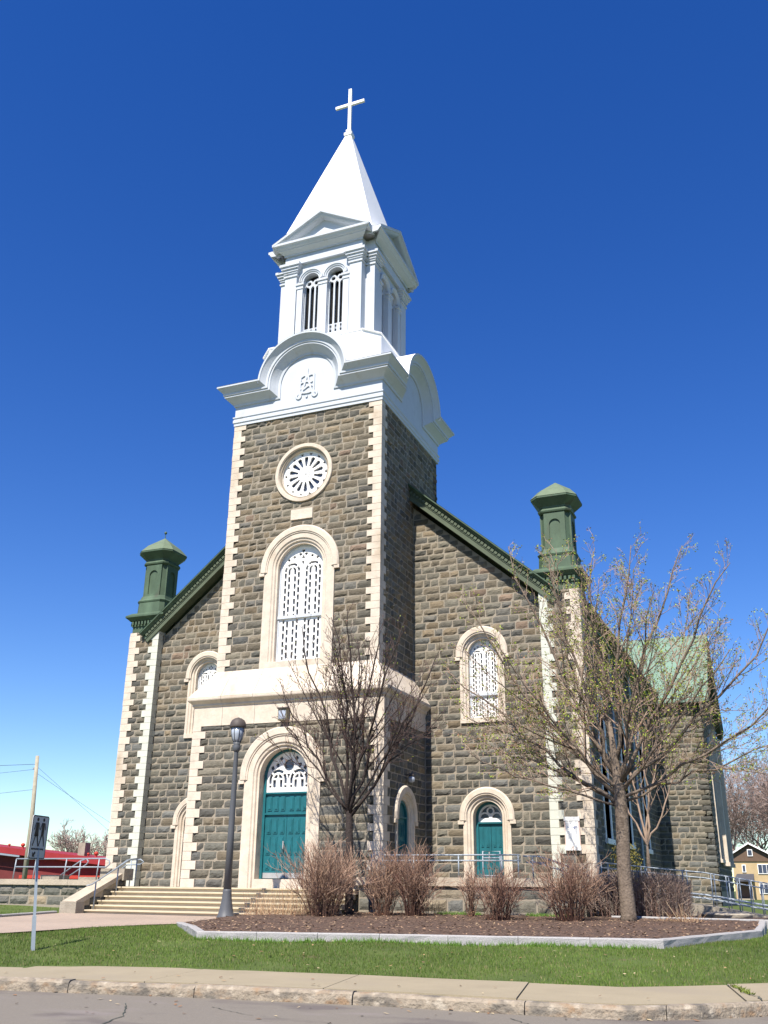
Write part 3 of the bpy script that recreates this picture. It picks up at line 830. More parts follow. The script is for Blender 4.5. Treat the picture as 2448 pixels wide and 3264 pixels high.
# ---- belfry --------------------------------------------------------
OC = MB(); loft(OC, 0, TCY, [(2.75,.6,19.0),(2.75,.6,21.30),(2.79,.6,21.32),(2.79,.6,21.37),(1.9,.3,21.62)])
belf = OC.build('belfry', 'spire', church)
BM, BH = 1.85, 2.28
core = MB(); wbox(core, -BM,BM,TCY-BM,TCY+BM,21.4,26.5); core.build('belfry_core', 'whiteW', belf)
OPX, OPR, OPS, OPB = .585, .37, 24.78, 21.95
def colbx(mb, fr, a0,a1,z0,z1,o,st):      # pilaster with base and stepped capital
    bx(mb, fr, a0,a1,z0,z1,-.02,o)
for (nx,ny) in ((0,-1),(1,0),(-1,0),(0,1)):
    fr = F((nx*BH, TCY+ny*BH, 0), (-ny, nx, 0))
    p = MB(); hs_ = [hole_arch(-OPX,OPB,OPS,OPR), hole_arch(OPX,OPB,OPS,OPR)]
    plate(p, fr, [(-1.3,21.4),(1.3,21.4),(1.3,26.3),(-1.3,26.3)], hs_, -.14, -.42)
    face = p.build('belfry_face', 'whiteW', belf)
    d = MB(); bx(d, fr, -1.2,1.2,21.7,25.4,-.427,-.40); d.build('shade_panel', 'void', face)  # flat black panel behind the openings, painted in place of interior shade
    def tr(A,Z):
        m = np.zeros_like(A,dtype=bool)
        for c in (-OPX,OPX):
            X = A-c; d_ = np.hypot(X,np.maximum(Z-OPS,0)); ins = d_ <= OPR
            f = (np.abs(np.abs(X)-.12) < .032)&(Z < 24.62)
            f |= np.abs(np.abs(X)-OPR) < .035
            for sg in (-1,1):
                e = np.hypot(X-sg*.175,Z-24.72); f |= (e < .175)&(e > .10)
                f |= (np.hypot(X-sg*.12, Z-24.55) < .07)
            f |= (np.hypot(X,Z-24.62) < .06)
            bal = Z < 22.42
            hb = bal & ((np.abs((np.abs(X)-.245)) < .05)|(np.abs(X) < .05)) & ((np.abs(Z-22.30) < .07)|(np.abs(Z-22.08) < .085)|(np.abs(Z-22.20)<.02))
            f |= bal & ~hb
            m |= ins & f
        return m
    mask_panel(fr,-1.0,1.0,OPB,25.2,tr,.0155,-.33,-.24).build('tracery','whiteW',face)
    a = MB()
    for c in (-OPX,OPX):
        pts = [(q[0],q[1],-q[2],-q[3]) for q in arch_pts(c, 24.4, OPS, OPR, 24, foot=False)]
        sweep(a, fr, pts, [(0,-.16),(0,-.06),(.06,-.06),(.08,-.02),(.13,-.02),(.15,.02),(.20,.02),(.21,-.14)])
    a.build('archivolt','whiteW',face)
    cl = MB()
    for (x0,x1) in ((-1.25,-.97),(-.205,.205),(.97,1.25)):
        bx(cl, fr, x0,x1,21.6,24.42,-.15,-.03)
        bx(cl, fr, x0-.03,x1+.03,24.42,24.50,-.15,0.0); bx(cl, fr, x0-.015,x1+.015,24.50,24.60,-.15,-.015); bx(cl, fr, x0-.06,x1+.06,24.60,24.70,-.15,.03)
        bx(cl, fr, x0-.03,x1+.03,21.5,21.78,-.15,0.0)
    cl.build('colonnette','whiteW',face)
    for sg in (-1,1):
        pl = MB(); x0,x1 = sorted((sg*1.28, sg*BM))
        bx(pl, fr, x0,x1,21.4,25.30,-(BH-BM)-.02,.0)
        for (e,z0,z1) in ((.05,25.12,25.20),(.05,25.30,25.38),(.09,25.38,25.50),(.15,25.50,25.62),(.21,25.62,25.74)):
            bx(pl, fr, x0-(e if sg > 0 else e),x1+e,z0,z1,-(BH-BM)+.24-.24,e)
        bx(pl, fr, x0-.05,x1+.05,21.4,21.70,-.3,.05)
        pl.build('pilaster','whiteW',face)
    e = MB(); bx(e, fr, -BM-.02,BM+.02,25.742,26.14,-.45,.02); bx(e, fr, -BM,BM,26.14,26.4,-.45,-.005)
    e.build('architrave','whiteW',face)
    # pediment: horizontal cornice, raking cornices and recessed triangle
    pc = MB(); hw = BM
    sweep(pc, fr, [(-hw,26.72,0,1),(hw,26.72,0,1)], [(0,-.4),(0,.46),(.11,.46),(.13,.40),(.24,.33),(.27,.28),(.30,.28),(.44,.07),(.50,.06),(.50,-.3)], mitre=(-1,1))
    apz = 28.02; xb = hw+.50; zb = 26.72; sl = (apz-zb)/xb; nn = math.hypot(1,sl)
    for sg in (-1,1):
        na, nz = sg*sl/nn, 1/nn; k = 0
        prf = [(0,-1.6),(0,.47),(.10,.47),(.12,.41),(.2,.36),(.24,.30),(.26,.07),(.30,.06),(.30,-.1)]
        vs = []
        for (d,o) in prf: vs.append(fr.P(0, apz-d*nn, o))
        for (d,o) in prf: vs.append(fr.P(sg*(xb-d/nz*0), zb-d*nn*0 if False else zb-d*nn+.0, o))
        k = len(prf); pc.add(vs, [(i,i+1,k+i+1,k+i) for i in range(k-1)]+[tuple(range(k,2*k))])
    pc.build('pediment','whiteW',face)
    ty = MB(); ty.add([fr.P(-hw-.2,26.70,.05),fr.P(hw+.2,26.70,.05),fr.P(0,apz-.3,.05)],[(0,1,2)]); ty.build('tympanum','whiteW',face)
    rf = MB(); rf.add([fr.P(-xb,zb+.012,.475),fr.P(0,apz+.012,.475),fr.P(0,apz+.012,-2.0),fr.P(-xb,zb+.012,-2.0),fr.P(xb,zb+.012,.475),fr.P(xb,zb+.012,-2.0)],[(0,1,2,3),(1,4,5,2)]); rf.build('pediment_roof','spire',face)
sp = MB(); loft(sp, 0, TCY, [(2.36,.001,26.66),(.10,.001,34.62),(.10,.001,34.7)]); spire = sp.build('spire','spire',church)
cr = MB(); wbox(cr,-.20,.20,TCY-.20,TCY+.20,34.45,34.62); wbox(cr,-.13,.13,TCY-.13,TCY+.13,34.62,34.85); cr.build('cross_base','spire',spire)
cr = MB(); wbox(cr,-.08,.08,TCY-.06,TCY+.06,34.85,37.5); cr2 = cr.build('cross','spire',church)
ar = MB(); wbox(ar,-.78,-.08,TCY-.055,TCY+.055,36.44,36.59); wbox(ar,.08,.78,TCY-.055,TCY+.055,36.44,36.59); ar.build('cross_arm','spire',cr2)

# ---- nave, roof, transept ------------------------------------------
NX, NE = 9.3, 9.75; TY0, TY1, TXX, TE, TR = 20.3, 30.8, 12.05, 9.7, 14.1
fN = F((NX,0,0),(0,1,0))
NW = [(4.9,'a'),(10.1,'b'),(15.6,'c')]
nh = [hole_arch(y,1.85,6.6,.62) for y,_ in NW]
def ivN(z0,z1):
    I = [(1.0,TY0)]
    for y,_ in NW: I = arch_cut(I,z0,z1,y,1.7,6.6,.72)
    return I
stone_wall('nave_wall', fN, church, [(1.0,-.6),(TY0,-.6),(TY0,NE),(1.0,NE)], nh, (0,NE), ivN, 81)
for y,_ in NW:
    g = MB(); plate(g, fN, hole_arch(y,1.85,6.6,.64), [], -.30); gl = g.build('nave_window','glass',church)
    mask_panel(fN, y-.62,y+.62,1.85,7.22, lancet_window_fn(y,1.85,6.6,.62,3.6), .03, -.29,-.22).build('tracery','white',gl)
    s = MB(); sweep(s, fN, [(a,z,-na,-nz) for a,z,na,nz in arch_pts(y,1.85,6.6,.62)], [(0,-.3),(0,.05),(.16,.05),(.16,-.02)]); bx(s, fN, y-.8,y+.8,1.66,1.85,-.3,.12); s.build('window_frame','white',gl)
for y in (1.6, 7.4, 12.8):
    d = MB(); tube(d, [(NX+.12,y,-.2),(NX+.12,y,9.6)], .06, 8); d.build('downspout','galv',church)
e = MB(); sweep(e, fN, [(.9,NE+.25,0,1),(TY0+.3,NE+.25,0,1)], [(0,-.2),(0,.62),(.12,.62),(.2,.5),(.3,.3),(.5,.12),(.6,.1),(.6,-.02)]); e.build('eave_cornice','copper',church)
fNL = F((-NX,0,0),(0,-1,0))
stone_wall('nave_wall', fNL, church, [(-32,-.6),(-1.0,-.6),(-1.0,NE),(-32,NE)], [], (0,NE), lambda z0,z1: [(-6,-1.0)], 82)
# main roof
rf = MB(); za = 17.3; xe = 9.6; zev = NE+.02
for sg in (-1,1):
    rf.add([(0,.15,za),(sg*xe,.15,zev),(sg*xe,45,zev),(0,45,za),(0,.15,za-.15),(sg*xe,.15,zev-.15),(sg*xe,45,zev-.15),(0,45,za-.15)],[(0,1,2,3),(4,5,6,7),(0,1,5,4),(1,2,6,5),(2,3,7,6)])
rf.build('main_roof','roof',church)
# transept
fX = F((0,TY0,0),(1,0,0)); fG = F((TXX,0,0),(0,1,0))
stone_wall('transept_wall', fX, church, [(NX,-.8),(TXX,-.8),(TXX,TE),(NX,TE)], [], (0,TE), lambda z0,z1: [(NX,TXX)], 83)
sb = MB(); masonry(sb, fX, courses(-.8,0,.27,3), lambda z0,z1: [(NX,TXX)], 84); sb.build('transept_base','stone',church)
TM = (TY0+TY1)/2
gh = [hole_arch(23.0,1.6,7.0,.8), hole_arch(27.2,1.6,7.0,.8)]
stone_wall('transept_wall', fG, church, [(TY0,-.8),(TY1,-.8),(TY1,TE),(TM,TR+.1),(TY0,TE)], gh, (0,TR),
   lambda z0,z1: (lambda I: arch_cut(arch_cut(I,z0,z1,23.0,1.6,7.0,.95),z0,z1,27.2,1.6,7.0,.95))([(TY0+max(0,(z1-TE))/.84, TY1-max(0,(z1-TE))/.84)] if z1 < TR-.2 else []), 85)
for y in (23.0,27.2):
    g = MB(); plate(g, fG, hole_arch(y,1.6,7.0,.82), [], -.3); gl = g.build('transept_window','glass',church)
    s = MB(); sweep(s, fG, [(a,z,-na,-nz) for a,z,na,nz in arch_pts(y,1.6,7.0,.8)], [(0,-.3),(0,.10),(.20,.10),(.20,-.02)]); bx(s, fG, y-1.05,y+1.05,1.42,1.6,-.3,.16); s.build('stone_surround','lime',gl)
for y,zt_ in ((24.5,8.6),(28.6,8.6)):
    m = MB(); bx(m, fG, y-.17,y+.17,1.5,zt_,-.02,.30); bx(m, fG, y-.24,y+.24,1.3,1.5,-.02,.36); m.build('window_pier','lime',church)
rf = MB(); xr = TXX+.45; sl = (TR-TE)/(TM-TY0); yo = .5
zf_ = TE+.3-sl*yo
def slope(y0,z0,y1,z1):
    rf.add([(6,y0,z0),(xr,y0,z0),(xr,y1,z1),(6,y1,z1),(6,y0,z0-.14),(xr,y0,z0-.14),(xr,y1,z1-.14),(6,y1,z1-.14)],[(0,1,2,3),(4,5,6,7),(0,1,5,4),(1,2,6,5),(3,0,4,7)])
slope(TY0-yo, zf_, TM, TR+.3); slope(TY1+yo, zf_, TM, TR+.3)
rf.build('transept_roof','roof',church)
e = MB(); sweep(e, fX, [(NX,TE+.02,0,1),(TXX+.4,TE+.02,0,1)], [(0,-.1),(0,.40),(.1,.40),(.2,.28),(.4,.12),(.5,.1),(.5,-.02)]); e.build('eave_cornice','roofdark',church)
for (y0,z0,y1,z1) in ((TY0-.4,zf_-.2,TM,TR+.14),(TY1+.4,zf_-.2,TM,TR+.14)):
    e = MB(); e.add([(TXX+.02,y0,z0),(xr+.02,y0,z0),(xr+.02,y1,z1),(TXX+.02,y1,z1),(TXX+.02,y0,z0-.55),(xr-.15,y0,z0-.5),(xr-.15,y1,z1-.5),(TXX+.02,y1,z1-.55)],[(0,1,2,3),(4,5,6,7),(1,2,6,5),(0,1,5,4)]); e.build('rake_cornice','roofdark',church)
# ================================================================== SETTING
def grid_sheet(name, xs, ys, fn, m, kind='structure', inside=None):
    mb = MB(); nx, ny = len(xs), len(ys)
    mb.v = [(x,y,fn(x,y)) for y in ys for x in xs]
    for j in range(ny-1):
        for i in range(nx-1):
            if inside and not inside((xs[i]+xs[i+1])/2,(ys[j]+ys[j+1])/2): continue
            mb.f.append((j*nx+i,j*nx+i+1,(j+1)*nx+i+1,(j+1)*nx+i))
    o = mb.build(name, m, None, True); tag(o, kind=kind); return o
def lin(a,b,s): 
    n = max(1,round((b-a)/s)); return [a+(b-a)*i/n for i in range(n+1)]
gx = [-900,-400,-200,-100,-60]+lin(-40,40,.5)+[60,100,200,400,900]
gy = [-400,-150,-80]+lin(-45,12,.5)+[16,24,40,60,90,150,250,450,900,1500]
def wobble(x,y): return .018*math.sin(1.7*x+.6*y)*math.sin(1.1*y-.5*x+1)
def gz(x,y):
    k = y-kline(x)
    if k < .75: return -1.55 if y > -31.5 else -1.36
    return zg(x,y) + (wobble(x,y) if -40 < x < 40 and y < 12 else 0)
grid_sheet('ground', gx, gy, gz, 'lawn')
# road
rx = [-300,-100,-50]+lin(-30,40,.5)+[60,80,150,400]
mb = MB(); n = len(rx)
mb.v = [(x,kline(x)-.02,-1.30) for x in rx]+[(x,min(kline(x)-10.5,-32),-1.30) for x in rx]; mb.f = [(n+i,n+i+1,i+1,i) for i in range(n-1)]
tag(mb.build('road','road'), kind='structure')
# kerb stones and pavement slabs
rg = random.Random(4)
kb = MB(); x = -40.0
while x < 60:
    l = rg.uniform(1.6,2.3)*(1 if x < 12 else .7); x1 = x+l
    nn_ = 14; dz = rg.uniform(-.012,.012); dy = rg.uniform(-.012,.012); vs = []
    for i in range(nn_+1):
        xx = x+.006+(l-.012)*i/nn_; y = kline(xx)+dy
        prof = [(-.012,-1.36),(-.006,-1.24),(.0,-1.19),(.03,-1.158),(.075,-1.150),(.15,-1.152),(.152,-1.36)]
        for (b,z) in prof: vs.append((xx, y+b+rg.uniform(-.007,.007), z+dz+rg.uniform(-.004,.004)))
    k = 7; fs = [(i*k+q,i*k+q+1,(i+1)*k+q+1,(i+1)*k+q) for i in range(nn_) for q in range(k-1)]
    fs += [tuple(range(k)), tuple(range(nn_*k,nn_*k+k))]
    kb.add(vs, fs); x = x1
tag(kb.build('kerb','kerb'), kind='structure')
wk = MB(); x = -41.2
while x < 60:
    x1 = x+2.55; sk = .12
    q = []
    for i in range(5):
        xx = x+.007+(2.55-.014)*i/4; q.append((xx+sk*1.5, kline(xx+sk*1.5)+.156)); 
    p = []
    for i in range(5):
        xx = x+.007+(2.55-.014)*i/4; p.append((xx-sk*1.5, walk_in(xx-sk*1.5)+.03*math.sin(2.1*xx)))
    dz = rg.uniform(-.006,.006)
    vs = [(a,b,-1.146+dz) for a,b in q]+[(a,b,-1.136+dz) for a,b in p]+[(a,b,-1.3) for a,b in q]+[(a,b,-1.3) for a,b in p]
    fs = [(i,i+1,5+i+1,5+i) for i in range(4)]+[(10+i,10+i+1,i+1,i) for i in range(4)]+[(0,5,15,10),(4,14,19,9)]
    wk.add(vs, fs); x = x1
tag(wk.build('pavement','walk'), kind='structure')
jn = MB(); n = len(rx); jn.v = [(x,kline(x)+.14,-1.175) for x in rx]+[(x,walk_in(x)+.05,-1.165) for x in rx]; jn.f = [(i,i+1,n+i+1,n+i) for i in range(n-1)]
tag(jn.build('pavement_bedding','conc'), kind='structure')
# paved forecourt path
def tri_sheet(name, poly, dz, m, step=.8, zfn=None):
    import bmesh
    bm = bmesh.new(); vs = [bm.verts.new((x,y,0)) for x,y in poly]
    bm.faces.new(vs); 
    for _ in range(40):
        le = [e for e in bm.edges if e.calc_length() > step]
        if not le: break
        bmesh.ops.subdivide_edges(bm, edges=le, cuts=1, use_grid_fill=False); bmesh.ops.triangulate(bm, faces=bm.faces[:])
        if len(bm.faces) > 9000: break
    for v in bm.verts: v.co.z = (zfn or zg)(v.co.x,v.co.y)+dz
    me = bpy.data.meshes.new(name); bm.to_mesh(me); bm.free(); me.materials.append(MT[m])
    o = bpy.data.objects.new(name, me); COL.objects.link(o); return o
path_poly = [(-6.3,-6.9),(-5.2,-10.8),(-7.2,-15),(-9.5,-21.9),(-1.0,-21.3),(.75,-17.2),(.62,-14.2),(.85,-12.2),(1.2,-11.4),(.9,-8.2),(3.2,-6.5),(-5.4,-6.5)]
tag(tri_sheet('path', path_poly, .022, 'paver'), kind='structure')
# granite edging of the left grass bank
def edging(name, pts, w, h, label, zf, seed, m='granite', zoff=0):
    rg = random.Random(seed); mb = MB()
    for (x0,y0),(x1,y1) in zip(pts[:-1],pts[1:]):
        L = math.hypot(x1-x0,y1-y0); n = max(1,round(L/1.35)); ux,uy = (x1-x0)/L,(y1-y0)/L; nx,ny = -uy,ux
        for i in range(n):
            a,b = L*i/n+.004, L*(i+1)/n-.004
            j = rg.uniform(-.01,.01); vs = []; kk = 5
            for q in range(kk):
                t = a+(b-a)*q/(kk-1); px,py = x0+ux*t, y0+uy*t; zt = zf(px,py)+zoff
                for (o,z) in ((0,-h-.12),(rg.uniform(-.008,.012),-h*.5),(.0,-.02),(.02,0),(w-.02,0),(w,-.02),(w,-h-.1)):
                    vs.append((px+nx*(o+j),py+ny*(o+j),zt+z+rg.uniform(-.004,.004)))
            k = 7; fs = [(p*k+r,p*k+r+1,(p+1)*k+r+1,(p+1)*k+r) for p in range(kk-1) for r in range(k-1)]
            fs += [tuple(range(k-1,-1,-1)), tuple(range((kk-1)*k,kk*k))]
            mb.add(vs,fs)
    c = pts[0]; e = empty(name,(c[0],c[1],zf(*c)),label,'edging')
    build_at(mb,'edging_stones',m,e); return e
edging('granite_edging',[(-14,-11.6),(-5.25,-10.75),(-6.25,-7.1)],.16,.1,'low grey granite kerb bordering the small grass bank left of the steps',lambda x,y: zg(x,y)+.09,3)
# raised planting bed
def bedz(x,y):
    s = sline(x,y)
    t = max(0,min(1,(s+17.2)/9.5)); zb_ = -.775+.085*t
    if y > -7.5: zb_ += .05*min(1,(y+7.5)/3)
    # low point at the left tip
    d = max(0,1-(math.hypot(x-1.2,y+11.6))/4.0)
    return zb_-.10*d
bed_poly = [(1.25,-11.5),(5.0,-16.4),(8.4,-15.45),(13.4,-14.35),(14.8,-9.8),(14.75,-5.0),(9.9,-5.0),(9.9,-4.75),(3.3,-4.75),(3.2,-6.5),(.95,-8.1)]
bed = tri_sheet('planting_bed', bed_poly, .0, 'mulch', .35, bedz)
bm_rg = random.Random(8)
for v in bed.data.vertices: v.co.z += bm_rg.uniform(-.018,.018)
tag(bed, kind='structure')
edging('granite_edging',[(1.2,-11.55),(5.0,-16.55),(8.4,-15.6),(13.45,-14.5),(14.95,-9.8),(14.9,-5.2)],.17,.20,'long pale granite edging round the front of the brown mulch bed',lambda x,y: bedz(x,y)+.035,5)
edging('granite_edging',[(10.9,-5.0),(24,-4.6)],.16,.14,'straight granite edging behind the bed, right of the large budding tree',lambda x,y: -.595-.006*(x-10.9),7)
tag(tri_sheet('soil_strip',[(10.3,-4.85),(24,-4.45),(24,-2.1),(10.3,-2.1)],.0,'soil',1.0,lambda x,y: -.645-.008*(x-10)+.02*(y+4.8)), kind='structure')
def point_in(poly,x,y):
    c = False; n = len(poly)
    for i in range(n):
        x0,y0 = poly[i]; x1,y1 = poly[(i+1)%n]
        if (y0 > y) != (y1 > y) and x < (x1-x0)*(y-y0)/(y1-y0)+x0: c = not c
    return c
# wood chips and dead leaves on the mulch
ch = MB(); rg = random.Random(12); cnt = 0
while cnt < 3600:
    x,y = rg.uniform(1,15),rg.uniform(-16.5,-4.8)
    if not point_in(bed_poly,x,y): continue
    cnt += 1; z = bedz(x,y)+.015; l = rg.uniform(.015,.05); w = rg.uniform(.008,.022); an = rg.uniform(0,6.28); t = rg.uniform(-.5,.7)
    c,s_ = math.cos(an),math.sin(an); vs = []
    for (a,b) in ((-l,-w),(l,-w),(l,w),(-l,w)): vs.append((x+a*c-b*s_, y+a*s_+b*c, z+.004+a*t*.5+abs(b)*.4))
    k = rg.random(); col = (.30,.19,.12) if k < .3 else ((.13,.075,.05) if k < .75 else (.30,.21,.13))
    ch.add(vs,[(0,1,2,3)],col)
o = ch.build('wood_chips','straw'); tag(o,kind='stuff')

# terrace
tr = MB(); wbox(tr,-10.3,10.15,-4.58,.3,-.9,0.0); tag(tr.build('terrace','conc'),kind='structure')
# steps
st = empty('stone_steps',(-1.4,-5.6,-.83),'wide flight of six pale yellow steps up to the main church door','steps')
NS = 6; rise = .83/NS; tread = .33; XL,XR = -5.66,3.15
for i in range(NS):
    m = MB(); zt = -.83+rise*(i+1); y1 = -6.57+tread*i
    wbox(m,XL,XR,y1+.045,y1+tread+.06,zt-rise-.02,zt-.04); wbox(m,XL,XR,y1-.022,y1+tread+.02,zt-.038,zt+(.003 if i == NS-1 else 0))
    build_at(m,'step','steps',st)
# masonry of the low walls
def low_wall(name, label, x0,x1,y,zb,zt,capz,seed,yb=None):
    e = empty(name,((x0+x1)/2,y,zb),label,'wall'); fr = F((0,y,0),(1,0,0)); yb = yb or y+.45
    b = MB(); wbox(b,x0,x1,y,yb,zb-.3,zt); build_at(b,'wall_core','mortar',e)
    s = MB(); masonry(s,fr,courses(zb,zt,(zt-zb)/2,seed),lambda a,c: [(x0,x1)],seed,wmin=.45,wmax=1.0,relief=.05,joint=.045,tone=.1,gain=1.35); build_at(s,'wall_stones','stone',e)
    c = MB(); x = x0-.06; rg = random.Random(seed)
    while x < x1+.05:
        xx = min(x1+.06,x+rg.uniform(1.3,1.9)); 
        if x1-xx < .5: xx = x1+.06
        bx(c,fr,x+.004,xx-.004,zt,capz,-(yb-y)-.05,.10); x = xx
    build_at(c,'coping','coping',e); return e
lw = low_wall('low_stone_wall','low stone terrace wall left of the steps, with concrete coping',-10.45,-6.15,-5.3,-.62,.03,.21,21,-4.5)
rw = low_wall('low_stone_wall','low stone terrace wall right of the steps, half hidden by bare shrubs',3.2,10.1,-4.72,-.60,.12,.36,23,-4.3)
# side wall of the steps with sloping coping, pedestal and end block
e = empty('step_side_wall',(-5.95,-5.6,-.83),'sloping concrete-capped side wall at the left of the yellow steps','wall')
m = MB(); xa,xb_ = -6.16,-5.72
vs = [(x,y,z) for x in (xa,xb_) for (y,z) in ((-6.85,-.9),(-6.85,-.52),(-4.75,.27),(-4.4,.27),(-4.4,-.9))]
m.add(vs,[(0,1,2,3,4),(9,8,7,6,5),(0,5,6,1),(1,6,7,2),(2,7,8,3),(3,8,9,4)]); build_at(m,'wall_body','mortar',e)
s = MB(); masonry(s,F((xb_,0,0),(0,1,0)),courses(-.82,.24,.26,9),lambda a,b: [(max(-6.8,-6.85+2.1*max(0,(b+.52))/.79),-4.45)],91,tone=.1); build_at(s,'wall_stones','stone',e)
m = MB(); vs = [(x,y,z) for x in (xa-.06,xb_+.06) for (y,z) in ((-6.98,-.56),(-6.98,-.44),(-4.72,.42),(-4.72,.27),(-6.8,-.54))]
m.add(vs,[(0,1,2,3,4),(9,8,7,6,5),(0,5,6,1),(1,6,7,2),(2,7,8,3),(3,8,9,4),(4,9,5,0)]); build_at(m,'sloping_coping','coping',e)
m = MB(); wbox(m,xa-.1,xb_+.1,-7.02,-6.6,-1.0,-.46); build_at(m,'end_block','conc',e)
m = MB(); wbox(m,xa-.45,xb_+.12,-4.72,-4.2,.2,.58); build_at(m,'pedestal','conc',e)
for x in (-9.0,-7.3):
    m = MB(); wbox(m,x-.42,x+.42,-4.45,-3.9,0,.36 if x < -8 else .30)
    o = m.build('concrete_block','conc'); tag(o,'squat concrete block on the terrace behind the left wall, '+('under the utility pole' if x < -8 else 'behind the looped handrails'),'block')

# ------------------------------------------------------------------ railings
def rail(name, label, pts_list, posts, r=.024):
    """pts_list: polylines of the horizontal tubes; posts: (top, bottom)"""
    a = posts[0][1]; e = empty(name,a,label,'railing')
    for p in pts_list:
        m = MB(); tube(m,p,r,8); build_at(m,'rail','galv',e,True)
    for (t,b) in posts:
        m = MB(); tube(m,[b,t],r*.95,8); build_at(m,'post','galv',e,True)
    return e
def loop_end(p, dx, h):     # rounded end that turns back
    x,y,z = p; return [(x,y,z),(x+dx*.6,y,z),(x+dx,y,z-h*.2),(x+dx,y,z-h*.8),(x+dx*.6,y,z-h),(x,y,z-h)]
yl = -4.85
rail('pipe_railing','galvanised pipe railing along the left terrace wall',
  [[(-10.25,yl,.89),(-6.35,yl,.90),(-6.18,yl,.84),(-6.14,yl,.72),(-6.3,yl,.60)],[(-10.25,yl,.62),(-6.3,yl,.62)]],
  [((x,yl,.89),(x-.05,yl,.2)) for x in (-10.25,-9.35,-8.0,-6.6)])
rail('pipe_railing','galvanised sloping handrail with a looped end on the left terrace, behind the first railing',
  [[(-9.5,-3.6,.2),(-8.4,-3.6,.86),(-8.15,-3.6,.92),(-8.05,-3.6,.84),(-8.12,-3.6,.74),(-9.4,-3.6,.02)]],
  [((-8.4,-3.6,.86),(-8.4,-3.6,0))])
rail('pipe_railing','galvanised sloping handrail pair ending near the left buttress',
  [[(-8.4,-2.6,.1),(-7.1,-2.6,.9),(-6.5,-2.6,.93),(-6.35,-2.6,.85),(-6.5,-2.6,.76),(-7.1,-2.6,.74),(-8.2,-2.6,.02)]],
  [((-6.9,-2.6,.9),(-6.9,-2.6,0))])
rail('stair_handrail','sloping galvanised handrail on the left side of the yellow steps',
  [[(-5.5,-6.75,.02),(-5.5,-6.5,.06),(-5.5,-4.6,.88),(-5.5,-4.1,.92)]],
  [((-5.5,-6.3,.14),(-5.5,-6.3,-.72)),((-5.5,-5.2,.62),(-5.5,-5.2,-.24)),((-5.5,-4.2,.91),(-5.5,-4.2,0))])
yr = -4.45
rail('pipe_railing','long straight galvanised railing on the right terrace wall behind the shrubs',
  [[(3.4,yr,1.0),(8.25,yr,1.0)],[(3.4,yr,.84),(8.25,yr,.84)]],
  [((x,yr,1.0),(x,yr,.34)) for x in (3.5,4.9,6.35,7.7,8.2)])
rail('pipe_railing','small rectangular galvanised guard frame in front of the right teal side door',
  [[(6.95,-3.9,0.3),(6.95,-3.9,1.12),(7.5,-3.9,1.12),(7.5,-3.9,.3)],[(6.95,-3.9,.93),(7.5,-3.9,.93)],[(6.95,-3.9,.42),(7.5,-3.9,.42)]],
  [((7.22,-3.9,.42),(7.22,-3.9,0))])
ys = -3.9
rail('pipe_railing','galvanised railing dropping steeply past the notice board',
  [[(8.2,ys,.98),(8.7,ys,.97),(9.4,ys,.76),(10.9,ys,.06)],[(8.4,ys,.86),(9.3,ys,.60),(10.8,ys,-.1)],[(8.3,ys,.80),(9.0,ys,.78)]],
  [((x,ys,z),(x,ys,zb)) for x,z,zb in ((8.5,.97,.2),(9.4,.76,-.3),(10.3,.34,-.6))])
def ramp_line(y, dz): return [(10.1,y,.86+dz),(11.9,y,.68+dz),(13.2,y,.57+dz),(15.0,y,.27+dz),(18.5,y,-.2+dz),(24,y,-.5+dz)]
for y,lab in ((-2.1,'near galvanised railing of the long ramp behind the rounded hedge'),(-.9,'far galvanised railing of the long ramp, beside the shaded nave')):
    rail('ramp_railing',lab,[ramp_line(y,0),ramp_line(y,-.15),ramp_line(y,-.62),ramp_line(y,-.72)],
      [((x,y,zt),(x,y,zt-.92)) for x,zt in ((10.2,.85),(11.4,.73),(12.6,.62),(13.4,.53),(13.82,.46),(14.12,.41),(14.45,.36),(14.75,.31),(16.2,.11),(17.7,-.09))],.018)
m = MB(); pr_ = [(9.9,0.0),(11.9,-.2),(13.2,-.32),(15,-.6),(18.5,-1.05),(24,-1.4)]
vs = [(x,y,z-.02) for y in (-2.2,-.8) for x,z in pr_]+[(x,y,-1.5) for y in (-2.2,-.8) for x,z in pr_]; n = len(pr_)
m.add(vs,[(i,i+1,n+i+1,n+i) for i in range(n-1)]+[(2*n+i,2*n+i+1,i+1,i) for i in range(n-1)]+[(n+i,n+i+1,3*n+i+1,3*n+i) for i in range(n-1)]); tag(m.build('ramp','conc'),kind='structure')
rg = random.Random(2)
for k,(x,y) in enumerate(((13.55,-2.9),(14.0,-2.75))):
    m = MB(); lathe(m,(0,0,0),[(.05,-.1),(.3,-.04),(.34,.04),(.22,.1),(.05,.12)],9)
    m.v = [(a*1.5+rg.uniform(-.03,.03),b+rg.uniform(-.03,.03),c+rg.uniform(-.02,.02)) for a,b,c in m.v]
    o = m.build('flat_rock','conc'); o.location = (x,y,-.60); tag(o,('flat pale rock at the foot of the ramp railing, nearer the hedge','flat pale rock at the foot of the ramp railing, farther right')[k],'rock')

